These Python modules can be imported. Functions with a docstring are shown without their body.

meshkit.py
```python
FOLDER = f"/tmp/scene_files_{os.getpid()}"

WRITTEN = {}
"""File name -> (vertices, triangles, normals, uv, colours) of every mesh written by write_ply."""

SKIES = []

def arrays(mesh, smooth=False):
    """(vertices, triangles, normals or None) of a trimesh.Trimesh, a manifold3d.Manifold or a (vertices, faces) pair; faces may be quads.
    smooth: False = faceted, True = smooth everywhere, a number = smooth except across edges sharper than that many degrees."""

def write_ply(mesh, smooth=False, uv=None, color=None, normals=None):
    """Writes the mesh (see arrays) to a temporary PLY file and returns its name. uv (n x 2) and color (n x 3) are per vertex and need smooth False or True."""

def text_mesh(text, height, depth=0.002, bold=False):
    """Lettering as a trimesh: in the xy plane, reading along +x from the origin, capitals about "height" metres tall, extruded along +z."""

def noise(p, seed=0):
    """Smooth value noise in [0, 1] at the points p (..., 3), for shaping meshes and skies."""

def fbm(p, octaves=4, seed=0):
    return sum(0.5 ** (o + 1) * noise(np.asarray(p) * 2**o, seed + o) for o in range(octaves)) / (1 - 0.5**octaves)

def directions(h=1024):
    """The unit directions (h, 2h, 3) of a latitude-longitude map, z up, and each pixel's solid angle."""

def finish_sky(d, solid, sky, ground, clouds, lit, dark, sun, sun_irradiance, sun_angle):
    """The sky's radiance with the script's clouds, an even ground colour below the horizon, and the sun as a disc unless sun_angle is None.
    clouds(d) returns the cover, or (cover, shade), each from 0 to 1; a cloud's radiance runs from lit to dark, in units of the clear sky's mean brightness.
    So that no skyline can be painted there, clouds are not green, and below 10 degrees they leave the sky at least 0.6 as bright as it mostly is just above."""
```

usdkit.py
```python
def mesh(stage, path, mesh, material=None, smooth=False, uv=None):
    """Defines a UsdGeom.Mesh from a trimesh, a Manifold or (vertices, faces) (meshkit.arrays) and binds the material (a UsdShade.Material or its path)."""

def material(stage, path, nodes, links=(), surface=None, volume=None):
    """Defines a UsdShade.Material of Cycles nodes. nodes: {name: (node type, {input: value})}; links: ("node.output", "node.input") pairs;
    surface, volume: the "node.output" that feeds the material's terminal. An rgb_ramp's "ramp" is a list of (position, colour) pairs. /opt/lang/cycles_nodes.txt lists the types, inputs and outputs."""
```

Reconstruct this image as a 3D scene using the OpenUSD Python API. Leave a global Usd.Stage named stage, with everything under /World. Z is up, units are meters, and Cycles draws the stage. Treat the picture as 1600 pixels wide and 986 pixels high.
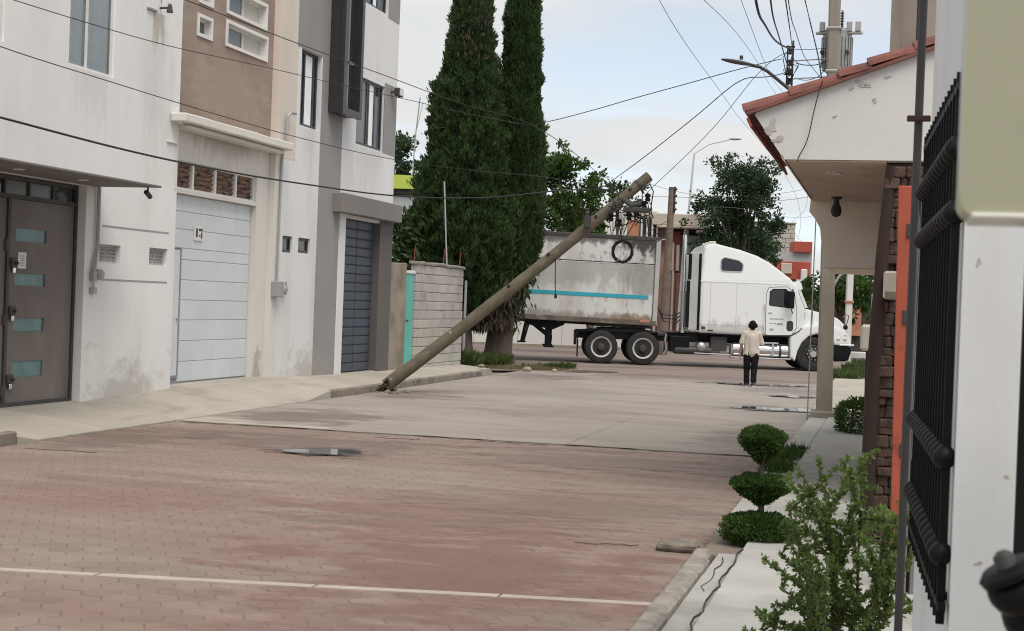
import math, random
import numpy as np, trimesh, manifold3d as m3
from shapely.geometry import Polygon, box as sbox, LineString, Point
from shapely.ops import unary_union
from pxr import Usd, UsdGeom, UsdLux, UsdShade, Gf, Sdf, Vt
import usdkit, meshkit

stage = Usd.Stage.CreateInMemory()
UsdGeom.SetStageUpAxis(stage, 'Z')
UsdGeom.Xform.Define(stage, '/World')
UsdGeom.Scope.Define(stage, '/World/Looks')
V3 = np.array
PI = math.pi

# ------------------------------------------------------------ camera, sky, sun
cam = UsdGeom.Camera.Define(stage, '/World/camera')
RT = V3([0.96742242, 0.25045076, 0.03699016]); UPV = V3([-0.0379902297, -0.000841851282, 0.999277756]); FW = V3([-0.25030101, 0.96812897, -0.00870026])
m = Gf.Matrix4d(1)
for i, r in enumerate((RT, UPV, -FW)):
    m.SetRow(i, Gf.Vec4d(*r, 0))
m.SetRow(3, Gf.Vec4d(0, 0, 1.75, 1))
cam.AddTransformOp().Set(m)
cam.CreateHorizontalApertureAttr(36.0)
cam.CreateVerticalApertureAttr(36.0 * 631 / 1024)
cam.CreateFocalLengthAttr(36.0 * 2300 / 1600)
cam.CreateFStopAttr(11.0)
cam.CreateFocusDistanceAttr(26.0)
cam.CreateExposureAttr(0.58)

SUN_EL, SUN_AZ = math.radians(60), math.radians(146)      # azimuth: atan2(x, y) of the direction to the sun
SKY_STRENGTH = 0.10
sky_mat = usdkit.material(stage, '/World/Looks/sky_look', {
    'tc': ('texture_coordinate', {}),
    'sky': ('sky_texture', {'sky_type': 'single_scattering', 'sun_disc': False, 'sun_elevation': SUN_EL, 'sun_rotation': SUN_AZ, 'altitude': 2100.0, 'aerosol_density': 1.2}),
    'flat': ('mapping', {'mapping_type': 'point', 'scale': (1.3, 1.3, 9.0), 'rotation': (0.06, 0.0, 0.5)}),
    'n': ('noise_texture', {'scale': 2.2, 'detail': 7.0, 'roughness': 0.52, 'distortion': 0.35}),
    'r': ('rgb_ramp', {'ramp': [(0.33, (0.20, 0.20, 0.20)), (0.45, (0.60, 0.60, 0.60)), (0.55, (1.0, 1.0, 1.0))]}),
    'n2': ('noise_texture', {'scale': 3.1, 'detail': 5.0, 'roughness': 0.5}),
    'cl': ('rgb_ramp', {'ramp': [(0.3, (4.8, 5.0, 5.15)), (0.7, (5.8, 5.7, 5.55))]}),
    'hs': ('hsv', {'hue': 0.492, 'saturation': 0.56, 'value': 1.10, 'fac': 1.0}),
    'mx': ('mix', {}),
    'bg': ('background_shader', {'strength': SKY_STRENGTH}),
}, [('tc.generated', 'flat.vector'), ('flat.vector', 'n.vector'), ('n.fac', 'r.fac'), ('flat.vector', 'n2.vector'), ('n2.fac', 'cl.fac'),
    ('r.color', 'mx.fac'), ('sky.color', 'hs.color'), ('hs.color', 'mx.color1'), ('cl.color', 'mx.color2'), ('mx.color', 'bg.color')], surface='bg.background')
dome = UsdLux.DomeLight.Define(stage, '/World/sky')
UsdShade.MaterialBindingAPI.Apply(dome.GetPrim()).Bind(sky_mat)
dome.GetPrim().SetCustomDataByKey('kind', 'structure')
sun = UsdLux.DistantLight.Define(stage, '/World/sun')
sun.CreateIntensityAttr(0.5); sun.CreateAngleAttr(36.0); sun.CreateColorAttr(Gf.Vec3f(1.0, 0.93, 0.84))
sun.GetPrim().CreateAttribute('inputs:normalize', Sdf.ValueTypeNames.Bool).Set(True)
sun.AddRotateXYZOp().Set(Gf.Vec3f(90 - math.degrees(SUN_EL), 0, 180 - math.degrees(SUN_AZ)))
sun.GetPrim().SetCustomDataByKey('kind', 'structure')

# ------------------------------------------------------------ helpers: scene tree
used, frames = {}, {}
def uniq(parent, name):
    k = used.get((parent, name), 0)
    used[(parent, name)] = k + 1
    return f'{parent}/{name}' + (f'_{k:03d}' if k else '')
def keys(prim, **kw):
    for k, v in kw.items():
        if v is not None:
            prim.SetCustomDataByKey(k, v)
def thing(name, label, cat, loc=(0, 0, 0), rot=0.0, group=None, kind=None, local=False):
    p = uniq('/World', name)
    x = UsdGeom.Xform.Define(stage, p)
    x.AddTranslateOp().Set(Gf.Vec3d(*map(float, loc)))
    if rot:
        x.AddRotateZOp().Set(float(rot))
    keys(x.GetPrim(), label=label, category=cat, group=group, kind=kind)
    frames[p] = None if local else V3(loc, float)
    return p
def obj(name, mesh, mat, parent=None, label=None, cat=None, group=None, kind=None, smooth=False):
    if isinstance(mesh, MB):
        mesh = mesh.get()
    p = uniq(parent or '/World', name)
    off = frames.get(parent)
    v, f, n = meshkit.arrays(mesh, smooth)
    if off is not None:
        v = v - off
    if isinstance(mat, str):
        mat = MT[mat]
    g = UsdGeom.Mesh.Define(stage, p)
    g.CreatePointsAttr(Vt.Vec3fArray.FromNumpy(np.ascontiguousarray(v, np.float32)))
    g.CreateFaceVertexCountsAttr(Vt.IntArray.FromNumpy(np.full(len(f), 3, np.int32)))
    g.CreateFaceVertexIndicesAttr(Vt.IntArray.FromNumpy(np.ascontiguousarray(f, np.int32).ravel()))
    g.CreateSubdivisionSchemeAttr('none')
    if n is not None:
        g.CreateNormalsAttr(Vt.Vec3fArray.FromNumpy(np.ascontiguousarray(n, np.float32)))
        g.SetNormalsInterpolation('vertex')
    UsdShade.MaterialBindingAPI.Apply(g.GetPrim()).Bind(mat)
    keys(g.GetPrim(), label=label, category=cat, group=group, kind=kind)
    frames[p] = off
    return p

# ------------------------------------------------------------ helpers: shapes
def bx(x0, x1, y0, y1, z0, z1):
    b = trimesh.creation.box([abs(x1 - x0), abs(y1 - y0), abs(z1 - z0)])
    b.apply_translation([(x0 + x1) / 2, (y0 + y1) / 2, (z0 + z1) / 2])
    return b
def cb(x0, x1, y0, y1, z0, z1, c=0.01):
    """A box with chamfered edges."""
    x0, x1 = min(x0, x1), max(x0, x1); y0, y1 = min(y0, y1), max(y0, y1); z0, z1 = min(z0, z1), max(z0, z1)
    c = min(c, (x1 - x0) / 2.2, (y1 - y0) / 2.2, (z1 - z0) / 2.2)
    pts = []
    for X, sx in ((x0, 1), (x1, -1)):
        for Y, sy in ((y0, 1), (y1, -1)):
            for Z, sz in ((z0, 1), (z1, -1)):
                pts += [(X, Y + sy * c, Z + sz * c), (X + sx * c, Y, Z + sz * c), (X + sx * c, Y + sy * c, Z)]
    return man(m3.Manifold.hull_points(pts))
def man(M):
    q = M.to_mesh()
    return trimesh.Trimesh(np.array(q.vert_properties)[:, :3], np.array(q.tri_verts), process=False)
def basis(d):
    d = V3(d, float); d /= np.linalg.norm(d)
    a = np.cross(d, [0, 0, 1.0] if abs(d[2]) < 0.9 else [1.0, 0, 0]); a /= np.linalg.norm(a)
    return d, a, np.cross(d, a)
def tube(pts, r, n=8, cap=True):
    p = V3(pts, float); t = np.gradient(p, axis=0); t /= np.linalg.norm(t, axis=1, keepdims=True) + 1e-12
    ref = V3([0, 0, 1.0]) if abs(t[0][2]) < 0.9 else V3([1.0, 0, 0])
    a = np.cross(t, ref); a /= np.linalg.norm(a, axis=1, keepdims=True) + 1e-9
    b = np.cross(t, a)
    ang = np.arange(n) * 2 * PI / n
    R = np.broadcast_to(np.asarray(r, float), (len(p),))
    v = p[:, None] + R[:, None, None] * (np.cos(ang)[None, :, None] * a[:, None] + np.sin(ang)[None, :, None] * b[:, None])
    v = v.reshape(-1, 3)
    i, j = np.meshgrid(np.arange(len(p) - 1), np.arange(n), indexing='ij')
    q = np.stack([i * n + j, i * n + (j + 1) % n, (i + 1) * n + (j + 1) % n, (i + 1) * n + j], -1).reshape(-1, 4)
    f = np.vstack([q[:, [0, 2, 1]], q[:, [0, 3, 2]]])
    if cap:
        v = np.vstack([v, p[0], p[-1]]); L = len(p) * n
        k = np.arange(n)
        f = np.vstack([f, np.stack([np.full(n, L), k, (k + 1) % n], 1), np.stack([np.full(n, L + 1), L - n + (k + 1) % n, L - n + k], 1)])
    return trimesh.Trimesh(v, f, process=False)
def cyl(p0, p1, r0, r1=None, n=12):
    return tube([p0, p1], [r0, r0 if r1 is None else r1], n)
def lathe(p0, d, prof, n=20):
    """prof: (distance along d, radius)."""
    d, a, b = basis(d)
    return tube_prof(V3(p0, float), d, a, b, prof, n)
def tube_prof(p0, d, a, b, prof, n):
    ang = np.arange(n) * 2 * PI / n
    ring = np.cos(ang)[:, None] * a + np.sin(ang)[:, None] * b
    v = np.vstack([p0 + s * d + r * ring for s, r in prof])
    i, j = np.meshgrid(np.arange(len(prof) - 1), np.arange(n), indexing='ij')
    q = np.stack([i * n + j, i * n + (j + 1) % n, (i + 1) * n + (j + 1) % n, (i + 1) * n + j], -1).reshape(-1, 4)
    f = np.vstack([q[:, [0, 1, 2]], q[:, [0, 2, 3]]])
    L = len(v); k = np.arange(n)
    v = np.vstack([v, p0 + prof[0][0] * d, p0 + prof[-1][0] * d])
    f = np.vstack([f, np.stack([np.full(n, L), (k + 1) % n, k], 1), np.stack([np.full(n, L + 1), L - n + k, L - n + (k + 1) % n], 1)])
    return trimesh.Trimesh(v, f, process=False)
def ext(poly, t):
    ps = [poly] if poly.geom_type == 'Polygon' else [g for g in poly.geoms if g.geom_type == 'Polygon']
    return trimesh.util.concatenate([trimesh.creation.extrude_polygon(g, t, engine='earcut') for g in ps])
def yz(poly, x0, x1):
    """polygon in (y, z), thick from x0 to x1."""
    e = ext(poly if not isinstance(poly, list) else Polygon(poly), x1 - x0)
    v = np.array(e.vertices)
    return trimesh.Trimesh(np.stack([v[:, 2] + x0, v[:, 0], v[:, 1]], 1), e.faces, process=False)
def xz(poly, y0, y1):
    e = ext(poly if not isinstance(poly, list) else Polygon(poly), y1 - y0)
    v = np.array(e.vertices)
    return trimesh.Trimesh(np.stack([v[:, 0], v[:, 2] + y0, v[:, 1]], 1), np.array(e.faces)[:, ::-1], process=False)
def xy(poly, z0, z1):
    e = ext(poly if not isinstance(poly, list) else Polygon(poly), z1 - z0)
    e.apply_translation([0, 0, z0])
    return e
def R4(y0, y1, z0, z1):
    return sbox(min(y0, y1), min(z0, z1), max(y0, y1), max(z0, z1))
def ring4(y0, y1, z0, z1, w):
    return R4(y0, y1, z0, z1).difference(R4(y0 + w, y1 - w, z0 + w, z1 - w))
class MB:
    def __init__(s, *ms): s.m = list(ms)
    def add(s, *ms): s.m += ms; return s
    def get(s): return trimesh.util.concatenate([trimesh.Trimesh(q.vertices, q.faces, process=False) for q in s.m])
def jitter(mesh, amp, sc=6.0, seed=0):
    v = np.array(mesh.vertices)
    d = np.stack([meshkit.fbm(v * sc + 17.3 * k, 3, seed + k) - 0.5 for k in range(3)], 1)
    return trimesh.Trimesh(v + 2 * amp * d, mesh.faces, process=False)

# ------------------------------------------------------------ helpers: materials
MT = {}
def mat(name, col, rough=0.7, var=0.14, sc=1.5, stretch=(1, 1, 1), stain=None, stain_at=(0.55, 0.75), stain_sc=0.8, stain_stretch=None, bump=0.0, bsc=60.0, bdist=0.01,
        metallic=0.0, spec=0.4, rnd=0.0, coat=0.0, sss=None):
    col = V3(col, float)
    N = {'g': ('geometry', {}), 'm': ('mapping', {'mapping_type': 'point', 'scale': stretch}),
         'n': ('noise_texture', {'scale': sc, 'detail': 6.0, 'roughness': 0.62}),
         'r': ('rgb_ramp', {'ramp': [(0.28, tuple(np.clip(col * (1 - var), 0, 1))), (0.5, tuple(col)), (0.72, tuple(np.clip(col * (1 + var), 0, 1)))]}),
         'p': ('principled_bsdf', {'roughness': rough, 'metallic': metallic, 'specular_ior_level': spec, 'coat_weight': coat})}
    L = [('g.position', 'm.vector'), ('m.vector', 'n.vector'), ('n.fac', 'r.fac')]
    out = 'r.color'
    if stain is not None:
        N['sm'] = ('mapping', {'mapping_type': 'point', 'scale': stain_stretch or stretch, 'location': (3.7, 1.9, 0.4)})
        N['sn'] = ('noise_texture', {'scale': stain_sc, 'detail': 5.0, 'roughness': 0.6})
        N['sr'] = ('rgb_ramp', {'ramp': [(stain_at[0], (0, 0, 0)), (stain_at[1], (1, 1, 1))]})
        N['sx'] = ('mix', {'color2': stain})
        L += [('g.position', 'sm.vector'), ('sm.vector', 'sn.vector'), ('sn.fac', 'sr.fac'), ('sr.color', 'sx.fac'), (out, 'sx.color1')]
        out = 'sx.color'
    if rnd:
        N['oi'] = ('object_info', {})
        N['ad'] = ('math', {'math_type': 'add'})
        N['fr'] = ('math', {'math_type': 'fraction'})
        N['mr'] = ('map_range', {'from_min': 0.0, 'from_max': 1.0, 'to_min': 1 - rnd, 'to_max': 1 + rnd})
        N['hv'] = ('hsv', {'hue': 0.5, 'saturation': 1.0, 'fac': 1.0})
        L += [('oi.random', 'ad.value1'), ('g.random_per_island', 'ad.value2'), ('ad.value', 'fr.value1'), ('fr.value', 'mr.value'), ('mr.result', 'hv.value'), (out, 'hv.color')]
        out = 'hv.color'
    L.append((out, 'p.base_color'))
    if bump:
        N['bn'] = ('noise_texture', {'scale': bsc, 'detail': 4.0, 'roughness': 0.6})
        N['b'] = ('bump', {'strength': bump, 'distance': bdist})
        L += [('m.vector', 'bn.vector'), ('bn.fac', 'b.height'), ('b.normal', 'p.normal')]
    MT[name] = usdkit.material(stage, '/World/Looks/' + name, N, L, surface='p.BSDF')
    return MT[name]
def leafmat(name, c0, c1, trans=0.25, rough=0.55, spec=0.3):
    MT[name] = usdkit.material(stage, '/World/Looks/' + name, {
        'g': ('geometry', {}), 'n': ('noise_texture', {'scale': 1.6, 'detail': 3.0}), 'a': ('math', {'math_type': 'multiply_add', 'value2': 0.55}), 's': ('math', {'math_type': 'multiply_add', 'value2': 0.9, 'value3': -0.22}),
        'r': ('rgb_ramp', {'ramp': [(0.0, c0), (1.0, c1)]}),
        'p': ('principled_bsdf', {'roughness': rough, 'specular_ior_level': spec}), 't': ('translucent_bsdf', {}), 'x': ('mix_closure', {'fac': trans})},
        [('g.position', 'n.vector'), ('n.fac', 's.value1'), ('g.random_per_island', 'a.value1'), ('s.value', 'a.value3'), ('a.value', 'r.fac'), ('r.color', 'p.base_color'), ('r.color', 't.color'), ('p.BSDF', 'x.closure1'), ('t.BSDF', 'x.closure2')], surface='x.closure')
def glassmat(name, tint=(0.95, 0.97, 0.97), ior=1.5, rough=0.02):
    MT[name] = usdkit.material(stage, '/World/Looks/' + name, {'f': ('fresnel', {'IOR': ior}), 't': ('transparent_bsdf', {'color': tint}), 'g': ('glossy_bsdf', {'color': (0.9, 0.9, 0.9), 'roughness': rough}), 'x': ('mix_closure', {})},
        [('f.fac', 'x.fac'), ('t.BSDF', 'x.closure1'), ('g.BSDF', 'x.closure2')], surface='x.closure')

mat('ground_dirt', (0.20, 0.165, 0.135), 0.95, 0.25, 0.5, bump=0.4, bsc=9)
mat('paver', (0.245, 0.190, 0.163), 0.88, 0.17, 1.1, stretch=(0.55, 2.4, 1), stain=(0.215, 0.142, 0.118), stain_at=(0.45, 0.72), stain_sc=0.36, stain_stretch=(0.9, 1.6, 1), bump=0.25, bsc=55, rnd=0.085)
mat('paver_dust', (0.175, 0.135, 0.115), 0.95, 0.2, 2.5, stretch=(1, 2, 1), bump=0.3, bsc=40)
mat('concrete_road', (0.305, 0.272, 0.243), 0.85, 0.12, 0.55, stretch=(1, 2.4, 1), stain=(0.235, 0.20, 0.175), stain_at=(0.50, 0.74), stain_sc=0.4, stain_stretch=(0.7, 2.2, 1), bump=0.2, bsc=50)
mat('road_strip', (0.42, 0.365, 0.32), 0.85, 0.14, 3, bump=0.2, bsc=60)
mat('cross_street', (0.22, 0.175, 0.155), 0.9, 0.22, 0.35, stretch=(1, 2.5, 1), stain=(0.13, 0.10, 0.088), stain_at=(0.5, 0.68), stain_sc=0.35, bump=0.3, bsc=20)
mat('pavement', (0.375, 0.345, 0.30), 0.88, 0.12, 0.9, stain=(0.25, 0.22, 0.185), stain_at=(0.54, 0.78), stain_sc=1.0, stain_stretch=(1.6, 0.6, 1), bump=0.2, bsc=70, rnd=0.05)
mat('pavement_right', (0.40, 0.395, 0.37), 0.88, 0.13, 1.4, stain=(0.25, 0.24, 0.22), stain_at=(0.5, 0.75), stain_sc=1.3, bump=0.2, bsc=70, rnd=0.06)
mat('kerb', (0.215, 0.185, 0.155), 0.9, 0.25, 4, stain=(0.10, 0.09, 0.075), stain_at=(0.5, 0.7), stain_sc=3.5, bump=0.4, bsc=40)
mat('kerb_pale', (0.29, 0.265, 0.235), 0.9, 0.3, 6, stain=(0.20, 0.18, 0.155), stain_at=(0.5, 0.65), stain_sc=6, bump=0.5, bsc=40)
mat('dark_crack', (0.045, 0.038, 0.033), 0.95, 0.3, 8)
mat('wet', (0.105, 0.09, 0.08), 0.35, 0.2, 2)
mat('oil', (0.035, 0.022, 0.02), 0.4, 0.4, 4)
mat('water', (0.05, 0.05, 0.05), 0.03, 0.0, 1, spec=0.6)
mat('white_wall', (0.735, 0.735, 0.722), 0.85, 0.05, 0.9, stretch=(1, 1, 0.45), stain=(0.62, 0.61, 0.59), stain_at=(0.52, 0.80), stain_sc=1.1, stain_stretch=(1, 1, 0.22), bump=0.12, bsc=45)
mat('cream_wall', (0.66, 0.63, 0.59), 0.85, 0.05, 0.7, stretch=(1, 1, 0.45), stain=(0.50, 0.46, 0.42), stain_at=(0.55, 0.8), stain_sc=1.0, stain_stretch=(1, 1, 0.22), bump=0.12, bsc=45)
mat('pink_cream', (0.62, 0.55, 0.49), 0.85, 0.06, 1.2, stretch=(1, 1, 0.3), bump=0.1, bsc=40)
mat('brown_render', (0.315, 0.242, 0.202), 0.9, 0.16, 1.6, stretch=(1, 0.8, 3.2), stain=(0.25, 0.185, 0.150), stain_at=(0.46, 0.7), stain_sc=0.8, stain_stretch=(1, 1, 1.6), bump=0.5, bsc=22)
mat('pale_wall', (0.68, 0.68, 0.68), 0.85, 0.03, 0.7, stretch=(1, 1, 0.4), stain=(0.53, 0.53, 0.52), stain_at=(0.5, 0.80), stain_sc=1.3, stain_stretch=(1, 1, 0.12), bump=0.1, bsc=45)
mat('grey_band', (0.27, 0.262, 0.262), 0.85, 0.06, 0.8, stain=(0.22, 0.21, 0.205), stain_at=(0.5, 0.8), stain_stretch=(1, 1, 0.2), bump=0.12, bsc=45)
mat('lintel_grey', (0.20, 0.185, 0.178), 0.85, 0.08, 0.8, bump=0.12, bsc=45)
mat('jamb_dark', (0.115, 0.103, 0.098), 0.8, 0.1, 1)
mat('dark_metal_door', (0.140, 0.116, 0.103), 0.55, 0.22, 1.6, stretch=(1, 1, 0.5), stain=(0.195, 0.172, 0.158), stain_at=(0.5, 0.75), stain_sc=1.2, stain_stretch=(1, 1, 0.35), bump=0.08, bsc=30)
mat('teal_glass', (0.105, 0.20, 0.205), 0.25, 0.25, 5, spec=0.5)
mat('blue_white_door', (0.60, 0.635, 0.66), 0.5, 0.05, 1.0, stain=(0.46, 0.50, 0.525), stain_at=(0.5, 0.8), stain_sc=0.9, stain_stretch=(1, 1, 0.3), rnd=0.03)
mat('slate_door', (0.052, 0.060, 0.082), 0.5, 0.12, 1.5, bump=0.1, bsc=20, rnd=0.09)
mat('groove', (0.30, 0.32, 0.335), 0.9, 0.1, 2)
mat('groove_dark', (0.025, 0.027, 0.033), 0.9, 0.1, 2)
mat('window_frame_dark', (0.03, 0.03, 0.034), 0.4, 0.1, 2)
mat('window_frame_grey', (0.22, 0.22, 0.23), 0.5, 0.1, 2)
mat('window_frame_white', (0.68, 0.67, 0.65), 0.6, 0.05, 2)
mat('dark_interior', (0.02, 0.02, 0.024), 0.9, 0.2, 1)
mat('pane_dark', (0.018, 0.02, 0.026), 0.05, 0.1, 1, spec=0.55)
mat('pane_dull', (0.12, 0.13, 0.135), 0.25, 0.2, 2, spec=0.5)
mat('curtain', (0.82, 0.86, 0.88), 0.8, 0.05, 2)
mat('blind', (0.50, 0.47, 0.43), 0.8, 0.1, 3)
mat('louvre_brown', (0.20, 0.125, 0.085), 0.7, 0.5, 5, stretch=(1, 2, 9), stain=(0.035, 0.025, 0.02), stain_at=(0.5, 0.6), stain_sc=4, stain_stretch=(1, 1.5, 4))
mat('chrome', (0.75, 0.75, 0.76), 0.18, 0.06, 3, metallic=1.0)
mat('steel', (0.42, 0.42, 0.42), 0.45, 0.15, 4, metallic=0.7)
mat('galv', (0.36, 0.365, 0.37), 0.55, 0.12, 4, metallic=0.3)
mat('dark_steel', (0.05, 0.048, 0.047), 0.55, 0.2, 4)
mat('black_paint', (0.006, 0.006, 0.007), 0.5, 0.2, 6, spec=0.18, bump=0.12, bsc=80)
mat('cable', (0.022, 0.022, 0.024), 0.6, 0.1, 1)
mat('cable_pale', (0.20, 0.20, 0.20), 0.6, 0.1, 1)
mat('pole_concrete', (0.255, 0.232, 0.192), 0.9, 0.12, 2.0, stretch=(1, 1, 0.4), stain=(0.2, 0.18, 0.15), stain_at=(0.5, 0.75), stain_sc=2.0, bump=0.25, bsc=50)
mat('old_wood', (0.122, 0.106, 0.076), 0.95, 0.3, 5, stretch=(0.6, 3, 0.6), stain=(0.30, 0.275, 0.235), stain_at=(0.62, 0.72), stain_sc=6, bump=0.6, bsc=26, bdist=0.02)
mat('broken_wood', (0.045, 0.03, 0.022), 0.95, 0.5, 14, bump=0.6, bsc=40)
mat('block_pale', (0.40, 0.375, 0.345), 0.92, 0.10, 2, stain=(0.28, 0.245, 0.215), stain_at=(0.5, 0.75), stain_sc=0.8, bump=0.4, bsc=50, rnd=0.08)
mat('mortar', (0.25, 0.225, 0.20), 0.95, 0.2, 3, bump=0.3, bsc=40)
mat('old_render', (0.275, 0.235, 0.19), 0.92, 0.18, 1.2, stain=(0.17, 0.135, 0.105), stain_at=(0.5, 0.72), stain_sc=1.3, bump=0.35, bsc=25)
mat('turquoise', (0.10, 0.42, 0.36), 0.5, 0.1, 2, stain=(0.06, 0.25, 0.22), stain_at=(0.6, 0.8), stain_sc=3)
mat('lime', (0.45, 0.56, 0.10), 0.8, 0.06, 1)
mat('grey_roof', (0.36, 0.38, 0.38), 0.8, 0.1, 1)
mat('green_panel', (0.03, 0.19, 0.15), 0.7, 0.2, 2)
mat('truck_white', (0.74, 0.76, 0.76), 0.28, 0.025, 0.9, stain=(0.58, 0.58, 0.56), stain_at=(0.6, 0.9), stain_sc=1.2, coat=0.4)
mat('truck_grey', (0.40, 0.41, 0.41), 0.5, 0.1, 2)
mat('tyre', (0.022, 0.022, 0.022), 0.8, 0.25, 6)
mat('rim_white', (0.50, 0.49, 0.475), 0.45, 0.12, 5)
mat('trailer_side', (0.58, 0.585, 0.575), 0.6, 0.09, 1.1, stretch=(1, 1, 0.6), stain=(0.40, 0.375, 0.34), stain_at=(0.48, 0.75), stain_sc=0.7, stain_stretch=(1.4, 1.4, 0.5))
mat('trailer_grime', (0.055, 0.05, 0.047), 0.8, 0.4, 3, stretch=(1, 1, 0.4))
mat('trailer_rail', (0.13, 0.108, 0.09), 0.8, 0.35, 2, stain=(0.30, 0.28, 0.25), stain_at=(0.55, 0.7), stain_sc=2)
mat('stripe_teal', (0.035, 0.33, 0.43), 0.5, 0.12, 2)
mat('logo_grey', (0.33, 0.36, 0.34), 0.6, 0.2, 20)
mat('lamp_lens', (0.55, 0.52, 0.47), 0.15, 0.1, 10, spec=0.6)
mat('rust_red', (0.24, 0.065, 0.045), 0.8, 0.2, 2)
mat('terracotta', (0.205, 0.082, 0.066), 0.85, 0.3, 5, stain=(0.12, 0.06, 0.05), stain_at=(0.5, 0.7), stain_sc=6, bump=0.2, bsc=40, rnd=0.12)
mat('gable_white', (0.60, 0.585, 0.57), 0.85, 0.05, 1.5, stain=(0.33, 0.31, 0.29), stain_at=(0.69, 0.73), stain_sc=5.0, bump=0.2, bsc=30)
mat('soffit', (0.60, 0.49, 0.41), 0.9, 0.1, 1.5, stain=(0.45, 0.35, 0.28), stain_at=(0.5, 0.8), stain_sc=2.0)
mat('cream_box', (0.80, 0.72, 0.62), 0.88, 0.06, 1.5, bump=0.1, bsc=30)
mat('brown_stone', (0.095, 0.060, 0.046), 0.95, 0.3, 9, stretch=(1, 1, 0.6), stain=(0.05, 0.034, 0.028), stain_at=(0.48, 0.62), stain_sc=12, bump=0.8, bsc=40, bdist=0.02, rnd=0.08)
mat('dark_post', (0.038, 0.024, 0.020), 0.9, 0.35, 6, stretch=(1, 1, 0.4), bump=0.5, bsc=30)
mat('orange', (0.36, 0.078, 0.042), 0.6, 0.14, 2.5, stain=(0.16, 0.045, 0.03), stain_at=(0.56, 0.70), stain_sc=5)
mat('plastic_cream', (0.48, 0.44, 0.37), 0.5, 0.08, 3)
mat('olive_plastic', (0.34, 0.335, 0.235), 0.35, 0.08, 3, spec=0.5)
mat('olive_pale', (0.60, 0.60, 0.54), 0.3, 0.05, 3, spec=0.5)
mat('grey_strip', (0.16, 0.15, 0.145), 0.7, 0.25, 5, stretch=(1, 1, 0.3))
mat('block_grey', (0.40, 0.365, 0.33), 0.92, 0.1, 2, bump=0.2, bsc=20, rnd=0.06)
mat('far_pink', (0.36, 0.205, 0.165), 0.85, 0.2, 1.2)
mat('far_tan', (0.47, 0.415, 0.36), 0.85, 0.1, 1.2)
mat('far_orange', (0.42, 0.20, 0.12), 0.85, 0.25, 1.5)
mat('far_white', (0.62, 0.61, 0.59), 0.8, 0.06, 1)
mat('far_dark', (0.05, 0.045, 0.042), 0.9, 0.3, 2)
mat('bark', (0.10, 0.078, 0.06), 0.95, 0.35, 6, stretch=(2, 2, 0.5), bump=0.8, bsc=18, bdist=0.03)
mat('twig', (0.085, 0.062, 0.045), 0.9, 0.3, 10)
mat('dead_frond', (0.055, 0.040, 0.028), 0.95, 0.4, 5)
mat('skin', (0.34, 0.20, 0.14), 0.55, 0.08, 6)
mat('hair', (0.008, 0.007, 0.006), 0.7, 0.3, 30, spec=0.1)
mat('shirt', (0.50, 0.445, 0.39), 0.9, 0.07, 5, bump=0.2, bsc=40)
mat('trousers', (0.010, 0.010, 0.013), 0.9, 0.3, 8, spec=0.1)
mat('shoe', (0.03, 0.03, 0.032), 0.6, 0.2, 10)
mat('sole', (0.62, 0.61, 0.6), 0.7, 0.1, 10)
mat('stone', (0.33, 0.30, 0.26), 0.95, 0.25, 5, bump=0.4, bsc=20)
leafmat('cypress_leaf', (0.018, 0.038, 0.012), (0.100, 0.165, 0.050), 0.22)
leafmat('broad_leaf', (0.026, 0.062, 0.014), (0.145, 0.235, 0.050), 0.35)
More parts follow.
